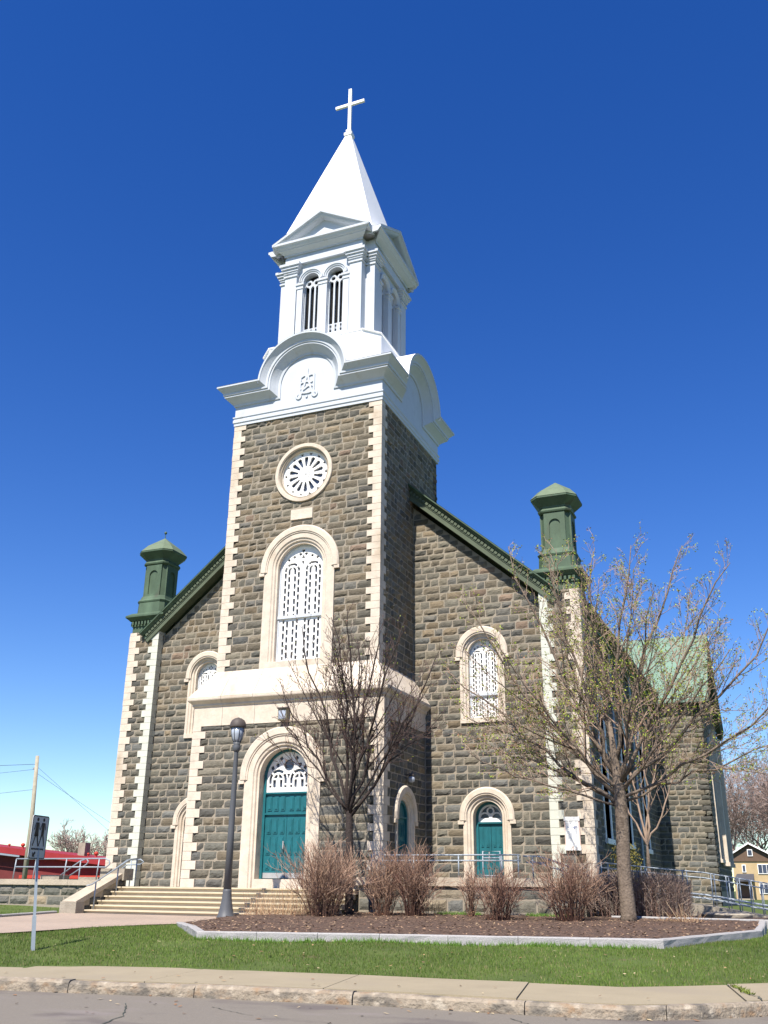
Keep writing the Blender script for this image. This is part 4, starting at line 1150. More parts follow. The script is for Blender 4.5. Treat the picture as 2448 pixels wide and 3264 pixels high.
# ------------------------------------------------------------------ lamp post
lp = empty('street_lamp',(-.02,-7.15,-.80),'tall grey lamp post with domed lantern in front of the yellow steps','street lamp')
def at(mb,name,m,parent,smooth=True): 
    return mb.build(name,m,parent,smooth)
m = MB(); lathe(m,(0,0,-.03),[(.27,0),(.27,.04),(.24,.08),(.20,.25),(.15,.5),(.128,.75),(.125,.8)],20); at(m,'base','lamp',lp)
m = MB(); lathe(m,(0,0,0),[(.12,.75),(.095,2.4),(.078,3.9),(.066,4.75),(.07,4.78),(.06,4.82)],18); at(m,'pole','lamp',lp)
m = MB(); lathe(m,(0,0,0),[(.075,4.78),(.11,4.82),(.125,4.95),(.10,5.0),(.13,5.06)],20); at(m,'collar','lamp',lp)
lan = MB(); lathe(lan,(0,0,0),[(.09,5.06),(.15,5.16),(.195,5.32),(.21,5.52)],20); lant = at(lan,'lantern_glass','lampglass',lp)
m = MB()
for i in range(8):
    a = 2*math.pi*i/8; tube(m,[(r*math.cos(a),r*math.sin(a),z) for r,z in ((.10,5.06),(.158,5.16),(.204,5.32),(.22,5.54))],.011,5)
at(m,'lantern_ribs','lamp',lant)
m = MB(); lathe(m,(0,0,0),[(.25,5.52),(.262,5.55),(.258,5.60),(.24,5.68),(.195,5.76),(.11,5.815),(.05,5.83),(.03,5.845)],24); at(m,'cap','lampcap',lp)

# ------------------------------------------------------------------ crossing sign
sg_ = empty('pedestrian_sign',(3.19,-18.95,-1.08),'small white sign with two black walking figures on a square steel post','road sign')
m = MB(); tube(m,[(.012,0,-.1),(-.25,0,2.24)],.034,4); m.build('post','galv',sg_)
m = MB(); tube(m,[(.012,0,-.1),(-.069,0,.62)],.046,4); m.build('post_sleeve','galv',sg_)
ang = R(101); pu = Vector((math.cos(ang),math.sin(ang),0))
fS = F((-.165,-.045,-.03),pu)
SW, S0, S1 = .285, 1.60, 2.36
def rrect(w,z0,z1,r,n=5):
    p = []
    for cx,cz,a0 in ((w-r,z0+r,-90),(w-r,z1-r,0),(-w+r,z1-r,90),(-w+r,z0+r,180)):
        for i in range(n+1):
            t = R(a0+90*i/n); p.append((cx+r*math.cos(t),cz+r*math.sin(t)))
    return p
m = MB(); plate(m,fS,rrect(SW,S0,S1,.05),[],.0,-.012); plate(m,fS,rrect(SW,S0,S1,.05),[],-.012); pan = m.build('sign_panel','signw',sg_)
m = MB(); plate(m,fS,rrect(SW-.008,S0+.008,S1-.008,.045),[rrect(SW-.022,S0+.022,S1-.022,.035)],.003); m.build('border','black',pan)
def person_glyph(cx, flip, skirt):
    m = MB(); c = [(cx+.034*math.cos(2*math.pi*i/14), 2.285+.034*math.sin(2*math.pi*i/14)) for i in range(14)]
    plate(m,fS,c,[],.004)
    X = lambda v: cx+flip*v
    def pl(p): plate(m,fS,[(X(a),z) for a,z in (p if flip > 0 else p[::-1])],[],.004)
    if skirt: pl([(-.045,2.235),(.045,2.235),(.05,2.13),(.072,1.995),(-.072,1.995),(-.05,2.13)])
    else: pl([(-.048,2.235),(.048,2.235),(.045,2.02),(-.045,2.02)])
    pl([(.045,2.235),(.062,2.22),(.098,2.12),(.080,2.11)]); pl([(-.045,2.235),(-.08,2.10),(-.1,2.11),(-.064,2.22)])
    pl([(.0,2.02),(.045,2.02),(.085,1.90),(.10,1.83),(.078,1.82),(.05,1.90)]); pl([(-.045,2.02),(.0,2.02),(-.05,1.90),(-.085,1.82),(-.108,1.83),(-.07,1.92)])
    m.build('walking_figure','black',pan)
person_glyph(-.105,1,True); person_glyph(.10,1,False)
m = MB(); rg = random.Random(3); x = -.22
while x < .2:
    w = rg.uniform(.02,.05); bx(m,fS,x,x+w,1.765-rg.uniform(0,.008),1.79,.0,.004); x += w+.012
m.build('lettering_strip','black',pan)
m = MB(); plate(m,fS,[(-.16,1.64),(-.07,1.64),(-.095,1.665),(-.055,1.705),(-.085,1.735),(-.125,1.695),(-.16,1.72)][::-1],[],.004); m.build('arrow','black',pan)
# ------------------------------------------------------------------ notice board, floodlight, wall lamp
nb = empty('notice_board',(9.03,-.36,1.79),'white glazed notice board with blue heading, fixed to the right corner buttress','notice board')
fB = F((9.03,-.40,1.79),(1,0,0))
m = MB(); bx(m,fB,-.255,.255,-.52,.52,-.06,.05); m.build('frame','pinkish',nb)
nb.children[0].location = (-9.03,.36,-1.79)
def onb(mb,name,mt,par=nb):
    o = mb.build(name,mt,par); o.location = (-9.03,.36,-1.79); return o
m = MB(); bx(m,fB,-.215,.215,-.40,.42,.0,.058); onb(m,'board','white')
m = MB(); bx(m,fB,-.262,.262,.40,.53,.0,.07); onb(m,'header','white')
m = MB(); bx(m,fB,-.262,-.01,-.53,-.40,.0,.07); bx(m,fB,.02,.262,-.53,-.40,.0,.07); onb(m,'footer','white')
m = MB(); rg = random.Random(6); x = -.16
while x < .17:
    w = rg.uniform(.012,.03); h = .018 if x < .03 else .03
    if not (-.12 < x < .0) : bx(m,fB,x,x+w,.19,.19+h,.057,.061)
    else: bx(m,fB,x,x+w,.196,.206,.057,.061)
    x += w+.006
bx(m,fB,.06,.10,.15,.18,.057,.061); onb(m,'heading','blue')
fl = empty('floodlight',(0,-4.1,5.6),'boxy grey-green floodlight on the porch frieze above the main door','light fitting')
m = MB(); wbox(m,-.17,.17,-.20,.04,-.20,.20); b_ = m.build('housing','flood',fl)
m = MB(); wbox(m,-.135,.135,-.215,-.201,-.15,.13); m.build('lens','lampglass',fl)
m = MB(); wbox(m,-.20,.20,-.25,.0,.20,.235); m.build('hood','lampcap',fl)
m = MB(); tube(m,[(.0,-.02,-.2),(.02,-.03,-.55)],.012,5); m.build('cable','wire',fl)
wl = empty('wall_lamp',(3.74,-1.93,3.55),'small pale glass wall lamp above the arched side door of the porch','light fitting')
m = MB(); lathe(m,(.14,0,0),[(.05,-.12),(.11,-.08),(.12,.02),(.09,.08)],12); m.build('glass_shade','lampglass',wl,True)
m = MB(); lathe(m,(.14,0,0),[(.11,.08),(.09,.14),(.03,.19)],12); m.build('cap','lampcap',wl,True)
m = MB(); tube(m,[(-.04,0,.12),(.05,0,.18),(.14,0,.17)],.015,6); m.build('bracket','lamp',wl,True)
# ================================================================== PLANTS
def rvec(rg): 
    while True:
        v = Vector((rg.uniform(-1,1),rg.uniform(-1,1),rg.uniform(-1,1)))
        if .05 < v.length < 1: return v.normalized()
def limb(rg, p, d, L, n, wig, up):
    """wandering polyline"""
    pts = [p.copy()]; d = d.normalized()
    for i in range(n):
        d = (d + rvec(rg)*wig + Vector((0,0,up))).normalized()
        p = p + d*(L/n); pts.append(p.copy())
    return pts
def along(pts, t):
    x = t*(len(pts)-1); i = min(int(x), len(pts)-2); f = x-i
    return pts[i].lerp(pts[i+1], f), (pts[i+1]-pts[i]).normalized()
def bud(mb, rg, p, s, n, cols):
    for _ in range(n):
        c = rg.choice(cols); k = rg.uniform(.75,1.25); c = (c[0]*k,c[1]*k,c[2]*k)
        o = p + rvec(rg)*s*1.1; u = rvec(rg); v = u.cross(rvec(rg))
        if v.length < .1: continue
        v.normalize(); l = s*rg.uniform(.55,1.1)
        mb.add([o-u*l*.5, o+v*l*.35, o+u*l*.6, o-v*l*.35],[(0,1,2,3)],c)
def side_dir(rg, d, ang):
    a = d.cross(rvec(rg)); 
    if a.length < .05: a = d.orthogonal()
    a.normalize(); return (d*math.cos(ang)+a*math.sin(ang)).normalized()
def twiggy(rg, limbs, TW, BU, spec):
    """side branches on every limb, twigs on those, buds at the ends"""
    ts = spec.get('ts',1.0)
    for pts, r0, r1, L in limbs:
        n1 = max(3, int(L/spec['gap']))
        for i in range(n1):
            t = spec['t0']+(1-spec['t0'])*(i+rg.random())/n1
            p, d = along(pts, t)
            l1 = spec['l1']*(1.15-.75*t)*rg.uniform(.55,1.2); ang = R(rg.uniform(24,52))
            sd = side_dir(rg, d, ang); b = limb(rg, p, sd, l1, 4, .10, spec['up'])
            ra = max(.007, (r0+(r1-r0)*t)*rg.uniform(.35,.5)); tube(TW, b, [ra, ra*.85, ra*.7, ra*.55, ra*.4], 4, cap=False)
            n2 = max(2, int(l1/spec['gap2']))
            for j in range(n2):
                t2 = .15+.85*(j+rg.random())/n2; p2, d2 = along(b, t2)
                l2 = spec['l2']*(1.1-.6*t2)*rg.uniform(.5,1.25); c = limb(rg, p2, side_dir(rg,d2,R(rg.uniform(22,50))), l2, 3, .13, spec['up']*1.2)
                tube(TW, c, [.0075*ts,.0065*ts,.0055*ts,.004*ts], 3, cap=False)
                for q in range(rg.randint(*spec['n3'])):
                    p3, d3 = along(c, rg.uniform(.25,.95)); l3 = l2*rg.uniform(.25,.5)
                    e = limb(rg, p3, side_dir(rg,d3,R(rg.uniform(20,48))), l3, 2, .12, spec['up'])
                    tube(TW, e, [.0052*ts,.0046*ts,.0035*ts], 3, cap=False)
                    if rg.random() < spec['pb']: bud(BU, rg, e[-1], spec['bs'], rg.randint(*spec['bn']), spec['cols'])
                if rg.random() < spec['pb']: bud(BU, rg, c[-1], spec['bs'], rg.randint(*spec['bn']), spec['cols'])
                if rg.random() < spec['pb']*.6: bud(BU, rg, c[1], spec['bs']*.8, rg.randint(*spec['bn']), spec['cols'])
def crown_tree(name, label, base, trunk, trunk_r, targets, spec, mats, seed, cat='tree', group=None, taper=.25):
    rg = random.Random(seed); e = empty(name, base, label, cat, group); B = Vector(base)
    T = MB(); tp = [Vector(p)-B for p in trunk]
    n = len(tp); zt_ = tp[-1].z; rr = [trunk_r*(1.35 if i == 0 else 1.08 if i == 1 else max(.2,1-.12*i/n-(.75*((q.z/zt_-.6)/.4) if q.z > .6*zt_ else 0))) for i,q in enumerate(tp)]
    tube(T, tp, rr, 14); LB, TW, BU = MB(), MB(), MB(); limbs = []
    for (tx,ty,tz,r0,h) in targets:
        t = Vector((tx,ty,tz))-B; p0 = Vector((tp[-1].x, tp[-1].y, h-B.z))
        # position on the trunk at that height
        for a,b in zip(tp[:-1],tp[1:]):
            if a.z <= h-B.z <= b.z: p0 = a.lerp(b,(h-B.z-a.z)/(b.z-a.z+1e-6))
        L = (t-p0).length; pts = []; k = 9
        ctrl = p0 + (t-p0)*.45 + Vector(((t-p0).x*.04,(t-p0).y*.04,-L*.02)) + rvec(rg)*L*.045
        w = [rvec(rg)*L*.019 for _ in range(k+1)]
        for i in range(k+1):
            u = i/k; q = p0*(1-u)**2 + ctrl*2*u*(1-u) + t*u*u
            pts.append(q + (w[i] if 0 < i else Vector()))
        r1 = .012; rad = [r0*(1-u)**.85+r1*u for u in [i/k for i in range(k+1)]]; rad[0] *= 1.25
        tube(LB, pts, rad, 8); limbs.append((pts, r0, r1, L))
        # secondary limbs
        for s_ in range(spec.get('nsec',3)):
            tt = rg.uniform(.22,.62); p, d = along(pts, tt); l = L*(1-tt)*rg.uniform(.6,.95)
            b = limb(rg, p, side_dir(rg,d,R(rg.uniform(18,38))), l, 6, .06, .05); r2 = r0*(1-tt)*.62
            tube(LB, b, [r2*(1-i/6)+.009*i/6 for i in range(7)], 6); limbs.append((b, r2, .009, l))
    twiggy(rg, limbs, TW, BU, spec)
    if spec.get('merge'): TW.add(LB.v, LB.f)
    T.build('trunk', mats[0], e, True)
    if not spec.get('merge'): LB.build('limbs', mats[0] if len(mats) < 4 else mats[3], e, True)
    TW.build('branches' if spec.get('merge') else 'twigs', mats[1], e)
    if BU.v: BU.build('buds', mats[2], e)
    return e

GREEN = [(.25,.33,.03),(.20,.27,.025),(.33,.36,.05),(.15,.19,.025)]; RUST = [(.30,.15,.09),(.24,.12,.08)]
rgT = random.Random(77)
# the large budding tree right of the facade
bx0, by0 = 11.55, -6.1
tg = [(6.7,-6.5,6.1,.055,2.15),(7.5,-7.2,8.1,.058,2.4),(8.6,-5.6,10.1,.06,2.75),(10.1,-7.0,9.3,.055,2.9),(11.2,-5.4,10.0,.06,3.2),(12.5,-6.8,9.5,.058,3.3),(13.8,-5.6,9.7,.058,2.9),
      (15.2,-6.6,8.7,.058,2.7),(16.6,-5.7,7.4,.055,2.5),(16.8,-7.1,5.3,.042,2.4),(6.9,-5.6,4.5,.042,2.3),(16.2,-5.3,3.9,.034,2.3),(8.9,-8.3,6.4,.042,2.6),(13.2,-8.4,7.4,.042,2.7),(9.7,-3.8,8.2,.045,2.8),(14.1,-3.8,7.5,.042,2.7),(8.1,-4.2,5.6,.038,2.5),(14.9,-7.9,5.9,.038,2.6),(7.8,-7.9,3.5,.034,2.2)]
crown_tree('budding_tree','large spreading tree with green-yellow buds and thick grey-brown trunk, right of the church facade',(bx0,by0,-.74),
   [(bx0,by0,-.80),(bx0-.0,by0,-.55),(bx0-.03,by0,.6),(bx0+.02,by0,1.7),(bx0+.02,by0,2.5),(bx0-.05,by0,3.4),(bx0-.12,by0,4.6)],.19,tg,
   dict(gap=.29,t0=.16,l1=1.4,gap2=.19,l2=.50,n3=(1,3),up=.08,pb=.72,bs=.055,bn=(2,5),cols=GREEN+GREEN+RUST,nsec=2),('bark','twig','bud'),101)
# the darker, narrower tree before the porch
ax0, ay0 = 3.68, -6.5
tg = [(.9,-6.2,6.3,.042,2.0),(1.9,-6.9,7.9,.055,2.05),(2.8,-6.2,8.3,.06,2.1),(3.6,-6.9,8.4,.06,2.1),(4.4,-6.1,8.1,.055,2.1),(5.4,-6.8,7.7,.06,2.05),(6.3,-6.3,6.7,.055,2.0),(6.1,-7.0,5.3,.035,2.2),(1.3,-6.9,5.2,.03,2.2),(3.3,-5.2,7.5,.04,2.1),(4.3,-7.7,7.0,.04,2.1)]
crown_tree('bare_tree','slender dark-stemmed young tree with few buds, in front of the porch',(ax0,ay0,-.70),
   [(ax0,ay0,-.75),(ax0,ay0,-.5),(ax0-.02,ay0,.6),(ax0-.05,ay0,1.6),(ax0-.06,ay0,2.12),(ax0-.02,ay0,3.0),(ax0,ay0,3.6)],.115,tg,
   dict(gap=.28,t0=.26,l1=1.15,gap2=.19,l2=.42,n3=(1,2),up=.10,pb=.14,bs=.045,bn=(1,3),cols=GREEN+RUST,nsec=3),('barkdark','twigdark','bud'),103)
# small tree by the ramp, behind the hedge
cx0, cy0 = 11.15, 1.4
tg = [(9.8,1.2,5.0,.035,1.5),(10.6,1.8,5.6,.04,1.6),(11.3,1.1,5.9,.04,1.6),(12.0,1.7,5.4,.04,1.6),(12.7,1.2,4.6,.035,1.5)]
crown_tree('young_tree','small forked bare tree against the shaded nave wall, behind the ramp',(cx0,cy0,-.6),
   [(cx0,cy0,-.6),(cx0,cy0,-.3),(cx0+.02,cy0,.8),(cx0+.03,cy0,1.7)],.085,tg,
   dict(gap=.4,t0=.25,l1=1.0,gap2=.3,l2=.4,n3=(0,2),up=.1,pb=.1,bs=.05,bn=(1,3),cols=GREEN,nsec=1,merge=True),('bark','twig','bud'),104)

# ---- shrubs: upright clumps of bare stems
def shrub(label, base, h, spread, nst, seed, col, name='bare_shrub', group='bare shrubs along the planting bed', cane=.009):
    rg = random.Random(seed); e = empty(name, base, label, 'shrub', group); m = MB()
    for i in range(nst):
        a = rg.uniform(0,6.283); r = rg.random()**.6; lean = r*spread*rg.uniform(.6,1.1)
        p0 = Vector((math.cos(a)*r*.28*spread, math.sin(a)*r*.28*spread, -.05)); hh = h*rg.uniform(.55,1.08)*(1-.22*r)
        t = Vector((math.cos(a)*lean, math.sin(a)*lean, hh)); ctrl = p0.lerp(t,.5)+Vector((-math.cos(a)*lean*.16,-math.sin(a)*lean*.16,hh*.06))
        k = 6; pts = [p0*(1-u)**2+ctrl*2*u*(1-u)+t*u*u+(rvec(rg)*.045*(.4+u) if u > 0 else Vector()) for u in [q/k for q in range(k+1)]]
        c = rg.choice(col); f = rg.uniform(.75,1.25); c = (c[0]*f,c[1]*f,c[2]*f); rr = cane*rg.uniform(.6,1.2)
        cd = (c[0]*.42,c[1]*.34,c[2]*.34); tube(m, pts, [rr*(1-.72*u/k) for u in range(k+1)], 4, (cd,c), False)
        for _ in range(rg.randint(4,9)):
            p,d = along(pts, rg.uniform(.3,.97)); l = h*rg.uniform(.10,.30)
            b = limb(rg, p, side_dir(rg,d,R(rg.uniform(18,55))), l, 3, .18, .10); tube(m, b, [.0055,.005,.0045,.003], 3, (c[0]*1.12,c[1]*1.12,c[2]*1.12), False)
            if rg.random() < .5:
                p2,d2 = along(b,.5); b2 = limb(rg,p2,side_dir(rg,d2,R(35)),l*.5,2,.1,.1); tube(m,b2,[.0045,.004,.003],3,(c[0]*1.15,c[1]*1.15,c[2]*1.15),False)
    m.build('stems','shrub',e)
    lf = MB()                                   # dead leaves caught round the foot
    for _ in range(int(160*spread)):
        a = rg.uniform(0,6.283); r = abs(rg.gauss(0,.42))*spread; q = Vector((math.cos(a)*r, math.sin(a)*r, rg.random()**2*.22+.01))
        bud(lf, rg, q, .04, 1, [(.20,.095,.055),(.28,.15,.085),(.12,.06,.04)])
    lf.build('dead_leaves','straw',e)
    return e
BR = [(.245,.155,.108),(.185,.11,.08),(.31,.21,.15)]; DK = [(.15,.08,.058),(.195,.11,.08),(.26,.165,.115)]
shrub('largest bare brown shrub, fan-shaped, at the foot of the slender dark tree',(3.35,-7.5,-.72),2.05,1.45,215,1,BR)
shrub('upright bare shrub immediately right of the largest fan-shaped one',(4.75,-6.5,-.70),1.85,.85,115,2,BR)
shrub('tall upright bare shrub left of the porch side door gap, third from the lamp post',(5.6,-6.3,-.70),1.9,.95,140,3,BR+DK)
shrub('smallest thin bare shrub below the left edge of the right side door',(7.25,-6.2,-.69),1.45,.36,42,4,BR)
shrub('low dark reddish shrub with open spreading stems below the right side door',(8.35,-7.3,-.71),1.4,1.05,105,5,DK)
shrub('reddish bare shrub with crossing branches below the notice board',(10.15,-6.8,-.71),1.8,1.2,135,6,DK+BR)
# clump of dry ornamental grass by the lamp
def straw_clump(label, base, n, w, d, h, seed):
    rg = random.Random(seed); e = empty('dry_grass_clump', base, label, 'dry grass'); m = MB()
    for i in range(n):
        x,y = rg.uniform(-w,w), rg.uniform(-d,d); hh = h*(rg.random()**1.6*.9+.2)*(1.0-.4*abs(x)/w); c = rg.choice([(.40,.27,.16),(.30,.18,.105),(.50,.37,.23),(.22,.12,.08)])
        p0 = Vector((x,y,-.03)); t = p0+Vector((rg.gauss(0,.16),rg.gauss(0,.16),hh)); pts = [p0, p0.lerp(t,.5)+rvec(rg)*.03, t]
        tube(m, pts, [.006,.005,.003], 3, c, False)
        if rg.random() < .35: bud(m, rg, p0+Vector((0,0,.05)), .06, 1, [(.42,.24,.13),(.25,.14,.08)])
    m.build('stalks','straw',e)
straw_clump('dry straw-coloured grass clump between the lamp post and the largest shrub',(1.95,-7.1,-.75),430,1.25,.5,1.0,9)
straw_clump('small tuft of dry pale stalks right of the large tree trunk',(12.85,-6.0,-.70),120,.5,.25,.5,10)
# ---- clipped hedge
def hedge():
    rg = random.Random(15); base = (11.55,-4.1,-.62); e = empty('rounded_hedge', base, 'rounded leafless clipped hedge of dense brown twigs behind the large tree trunk', 'hedge'); m = MB()
    for i in range(5200):
        u = rg.uniform(-1,1); v = rg.uniform(-1,1); w = rg.random()
        a = Vector((u*1.45, v*.72, 0)); top = 1.20*(1-.25*abs(u)**4)*(1-.18*v*v)
        lim = (1-abs(u)**5)**.2
        p0 = Vector((a.x*.95, a.y*.9, top*(w**.7)*.92)); d = (Vector((u*.5,v*.8-.1,.75))+rvec(rg)*.8).normalized()
        l = rg.uniform(.12,.30)
        b = limb(rg,p0,d,l,2,.15,.1)
        b = [Vector((max(-1.5,min(1.5,q.x)),q.y,max(.0,min(top+.05,q.z)))) for q in b]
        c = rg.choice([(.29,.215,.175),(.23,.165,.135),(.34,.26,.21)]); k = rg.uniform(.8,1.2)
        tube(m,b,[.006,.005,.0035],3,(c[0]*k,c[1]*k,c[2]*k),False)
    for i in range(160):
        p0 = Vector((rg.uniform(-1.35,1.35),rg.uniform(-.55,.55),-.02)); tube(m,limb(rg,p0,Vector((rg.uniform(-.2,.2),rg.uniform(-.2,.2),1)),1.05,4,.1,.05),[.012,.01,.008,.006,.004],4,(.17,.105,.085),False)
    m.build('twigs','shrub',e)
hedge()
# small conifer shrub by the nave
rg = random.Random(30); e = empty('conifer_bush',(10.45,1.2,-.6),'low yellowish-green conifer bush against the shaded nave wall','bush'); m = MB()
for i in range(2600):
    a = rg.uniform(0,6.283); r = rg.random()**.5; z = rg.random(); q = Vector((math.cos(a)*r*.75*(1-.45*z), math.sin(a)*r*.6*(1-.45*z), z*2.1))
    bud(m,rg,q,.07,1,[(.17,.15,.03),(.13,.12,.03),(.21,.17,.05)])
m.build('foliage','foliage',e); t = MB(); tube(t,[(0,0,-.1),(0,0,1.5)],[.05,.02],6); t.build('stem','bark',e)

# ---- lawn blades (uncountable)
def lawn_blades(name, n, reg, seed, hmin, hmax):
    rg = np.random.default_rng(seed); V=[];C=[]; k = 0
    xs = rg.uniform(reg[0],reg[1],n*3); ys = rg.uniform(reg[2],reg[3],n*3); cnt = 0
    for x,y in zip(xs,ys):
        if cnt >= n: break
        if y < walk_in(x)-.02 or point_in(bed_poly,x,y) or point_in(path_poly,x,y): continue
        s = sline(x,y)
        if y > -6.9 and x > -6.3: continue
        if y > -5.5: continue
        # worn patches
        w = math.sin(1.3*x+2.1*y)+math.sin(.9*y-1.7*x+.8)
        if w > 1.45 and rg.random() < .55: continue
        cnt += 1; z = gz(x,y)-.01
        h = rg.uniform(hmin,hmax); a = rg.uniform(0,6.28); b = rg.uniform(0,6.28); wd = rg.uniform(.004,.009)
        lx,ly = math.cos(b)*h*.45*rg.random(), math.sin(b)*h*.45*rg.random(); c,s_ = math.cos(a)*wd, math.sin(a)*wd
        V += [(x-c,y-s_,z),(x+c,y+s_,z),(x+lx,y+ly,z+h)]
        t = rg.random(); g = .82+.36*rg.random()+.14*math.sin(.8*x+.5*y)
        col = (.078*g,.128*g,.022*g) if t < .62 else ((.11*g,.16*g,.032*g) if t < .90 else (.20*g,.175*g,.085*g))
        C += [col]*3
    m = MB(); m.v = V; m.c = C; m.f = [(3*i,3*i+1,3*i+2) for i in range(len(V)//3)]
    return tag(m.build(name,'blade'),kind='stuff')
lawn_blades('grass', 120000, (-8,18,-22.5,-9), 5, .025,.065)
lawn_blades('grass', 9000, (-13,-5,-12,-5.5), 6, .03,.07)
rg = random.Random(61); m = MB()
for i in range(260):      # tufts against the edging and dandelion leaves
    t = rg.random(); pts = [(5.0,-16.7),(8.4,-15.75),(13.45,-14.65)]
    (x0,y0),(x1,y1) = (pts[0],pts[1]) if t < .45 else (pts[1],pts[2]); u = rg.random(); x,y = x0+(x1-x0)*u, y0+(y1-y0)*u-.02
    for _ in range(6):
        b = rg.uniform(0,6.28); h = rg.uniform(.04,.12); px,py = x+rg.uniform(-.05,.05), y+rg.uniform(-.06,.01); z = gz(px,py)
        g = rg.uniform(.8,1.3); m.add([(px-.007,py,z),(px+.007,py,z),(px+math.cos(b)*h*.4,py+math.sin(b)*h*.4,z+h)],[(0,1,2)],(.085*g,.165*g,.026*g))
for i in range(420):
    x,y = rg.uniform(5.8,9.9), -4.86-rg.random()**2*.35
    if math.sin(2.2*x) < -.1: continue
    for _ in range(4):
        b = rg.uniform(0,6.28); h = rg.uniform(.04,.12); px,py = x+rg.uniform(-.05,.05), y+rg.uniform(-.04,.04); z = bedz(px,py)-.01
        g = rg.uniform(.8,1.3); m.add([(px-.008,py,z),(px+.008,py,z),(px+math.cos(b)*h*.4,py+math.sin(b)*h*.4,z+h)],[(0,1,2)],(.075*g,.14*g,.024*g))
tag(m.build('grass_tufts','blade'),kind='stuff')

# ================================================================== BACKGROUND
def far_tree(name,label,base,h,w,seed,group,dens=1.0,tr=.16):
    rg = random.Random(seed); B = Vector(base); tg = []
    for i in range(9):
        a = 6.283*i/9+rg.uniform(-.3,.3); r = w*rg.uniform(.35,1.0); z = h*(.98-.45*(r/w)**2)*rg.uniform(.85,1.02)
        tg.append((B.x+math.cos(a)*r, B.y+math.sin(a)*r, B.z+z, tr*.45, B.z+h*rg.uniform(.22,.36)))
    return crown_tree(name,label,base,[(B.x,B.y,B.z-.2),(B.x,B.y,B.z+.3),(B.x+.1,B.y,B.z+h*.25),(B.x+.05,B.y,B.z+h*.38)],tr,tg,
       dict(gap=h*.034/dens,t0=.12,l1=h*.22,gap2=h*.026/dens,l2=h*.10,n3=(1,3),up=.06,pb=0.0,ts=4.0,bs=.1,bn=(1,1),cols=GREEN,nsec=2),('farwood','farwood','bud'),seed,'tree',group)
far_tree('bare_tree','bare purple-brown tree with a broad crown behind the red building',(-62.6,62,-1.0),8.7,3.6,201,'bare trees far left',.9,.13)
far_tree('bare_tree','bare tree half hidden behind the left church buttress, beyond the red building',(-60.9,67,-1.0),7.8,3.2,202,'bare trees far left',.9,.13)
k = 0
for (x,y,h,w,lab) in ((7.6,112,20,5.5,'tallest hazy bare tree just right of the transept, behind the yellow house'),
                      (11.2,118,18,6.0,'hazy pinkish bare tree above the roof of the yellow house'),
                      (14.6,108,20,6.0,'hazy pinkish bare tree right of the yellow house gable'),
                      (9.6,132,20,7,'farthest hazy bare tree, deep behind the yellow house'),
                      (18.2,104,20,6.5,'hazy bare tree at the right edge of the photo')):
    far_tree('bare_tree',lab,(x,y,-1.1),h*1.14,w,210+k,'hazy bare trees on the right',1.0,.2); k += 1

# ---- yellow house
hx, hy, K = 8.40, 96.0, 1.3
hs_ = empty('yellow_house',(hx,hy,-1.22),'yellow brick house with brown gable and white windows at the far right','house')
m = MB(); wbox(m,0,8.5,0,8,-.4,3.50); m.build('brick_wall','brick',hs_)
m = MB(); x0,x1,xm = -.05,3.42,1.55
m.add([(x0,-.1,3.50),(x1,-.1,3.50),(x1,-.1,4.05),(xm,-.1,5.0),(x0,-.1,4.05)]+[(x0,8,3.50),(x1,8,3.50),(x1,8,4.05),(xm,8,5.0),(x0,8,4.05)],[(0,1,2,3,4),(9,8,7,6,5),(0,4,9,5),(1,6,7,2),(2,7,8,3),(3,8,9,4)]); m.build('gable','brownsiding',hs_)
m = MB(); pk = (xm,5.06)
for a_ in ((-.30,3.98),(3.70,3.92)):
    m.add([(a_[0],-.4,a_[1]),(pk[0],-.4,pk[1]),(pk[0],8,pk[1]),(a_[0],8,a_[1]),(a_[0],-.4,a_[1]+.10),(pk[0],-.4,pk[1]+.10),(pk[0],8,pk[1]+.10),(a_[0],8,a_[1]+.10)],[(0,1,2,3),(4,5,6,7),(0,1,5,4),(3,2,6,7)])
m.add([(3.4,-.35,3.5),(9,-.35,3.5),(9,4,5.0),(3.4,4,5.0)],[(0,1,2,3)]); m.build('roof','shingle',hs_)
m = MB()
for a_ in ((-.32,3.94),(3.72,3.88)):
    m.add([(a_[0],y,a_[1]+z) if e == 0 else (pk[0],y,pk[1]+z-.02) for y in (-.43,-.39) for (e,z) in ((0,-.03),(1,-.03),(1,.13),(0,.13))],[(0,1,2,3),(4,5,6,7),(0,1,5,4),(3,2,6,7)])
m.build('bargeboard','white',hs_)
for (x0,x1,z0,z1,n) in ((.76,1.10,2.55,3.22,1),(2.12,3.3,2.42,3.28,3),(2.05,3.25,.72,1.60,3),(1.38,1.84,3.95,4.55,1),(4.6,5.8,2.42,3.28,3)):
    m = MB(); yy = -.05 if z0 < 3.5 else -.15
    wbox(m,x0,x1,yy-.03,yy+.1,z0,z1); w_ = m.build('window','white',hs_)
    g = MB(); d = (x1-x0-.08)/n
    for i in range(n): wbox(g,x0+.06+i*d,x0+.02+(i+1)*d,yy-.045,yy-.02,z0+.07,z1-.07)
    g.build('pane','glass',w_)
m = MB(); wbox(m,.1,1.6,-1.4,-.02,-.4,.30); pch = m.build('porch','coping',hs_)
m = MB(); m.add([(.0,-1.6,1.85),(1.72,-1.6,1.85),(1.72,.0,2.42),(.25,.0,2.42),(.0,-1.6,1.75),(1.72,-1.6,1.75),(1.72,0,1.75),(0,0,1.75)],[(0,1,2,3),(4,5,6,7),(0,1,5,4),(1,2,6,5),(3,0,4,7)]); m.build('porch_roof','shingle',pch)
m = MB(); wbox(m,.25,1.35,-.12,-.03,.30,1.7); m.build('door','brownsiding',hs_)
m = MB()
for x in (.15,1.5): wbox(m,x-.06,x+.06,-1.4,-1.28,.30,1.8)
m.build('porch_posts','brick',pch)
hs_.scale = (K,K,K)

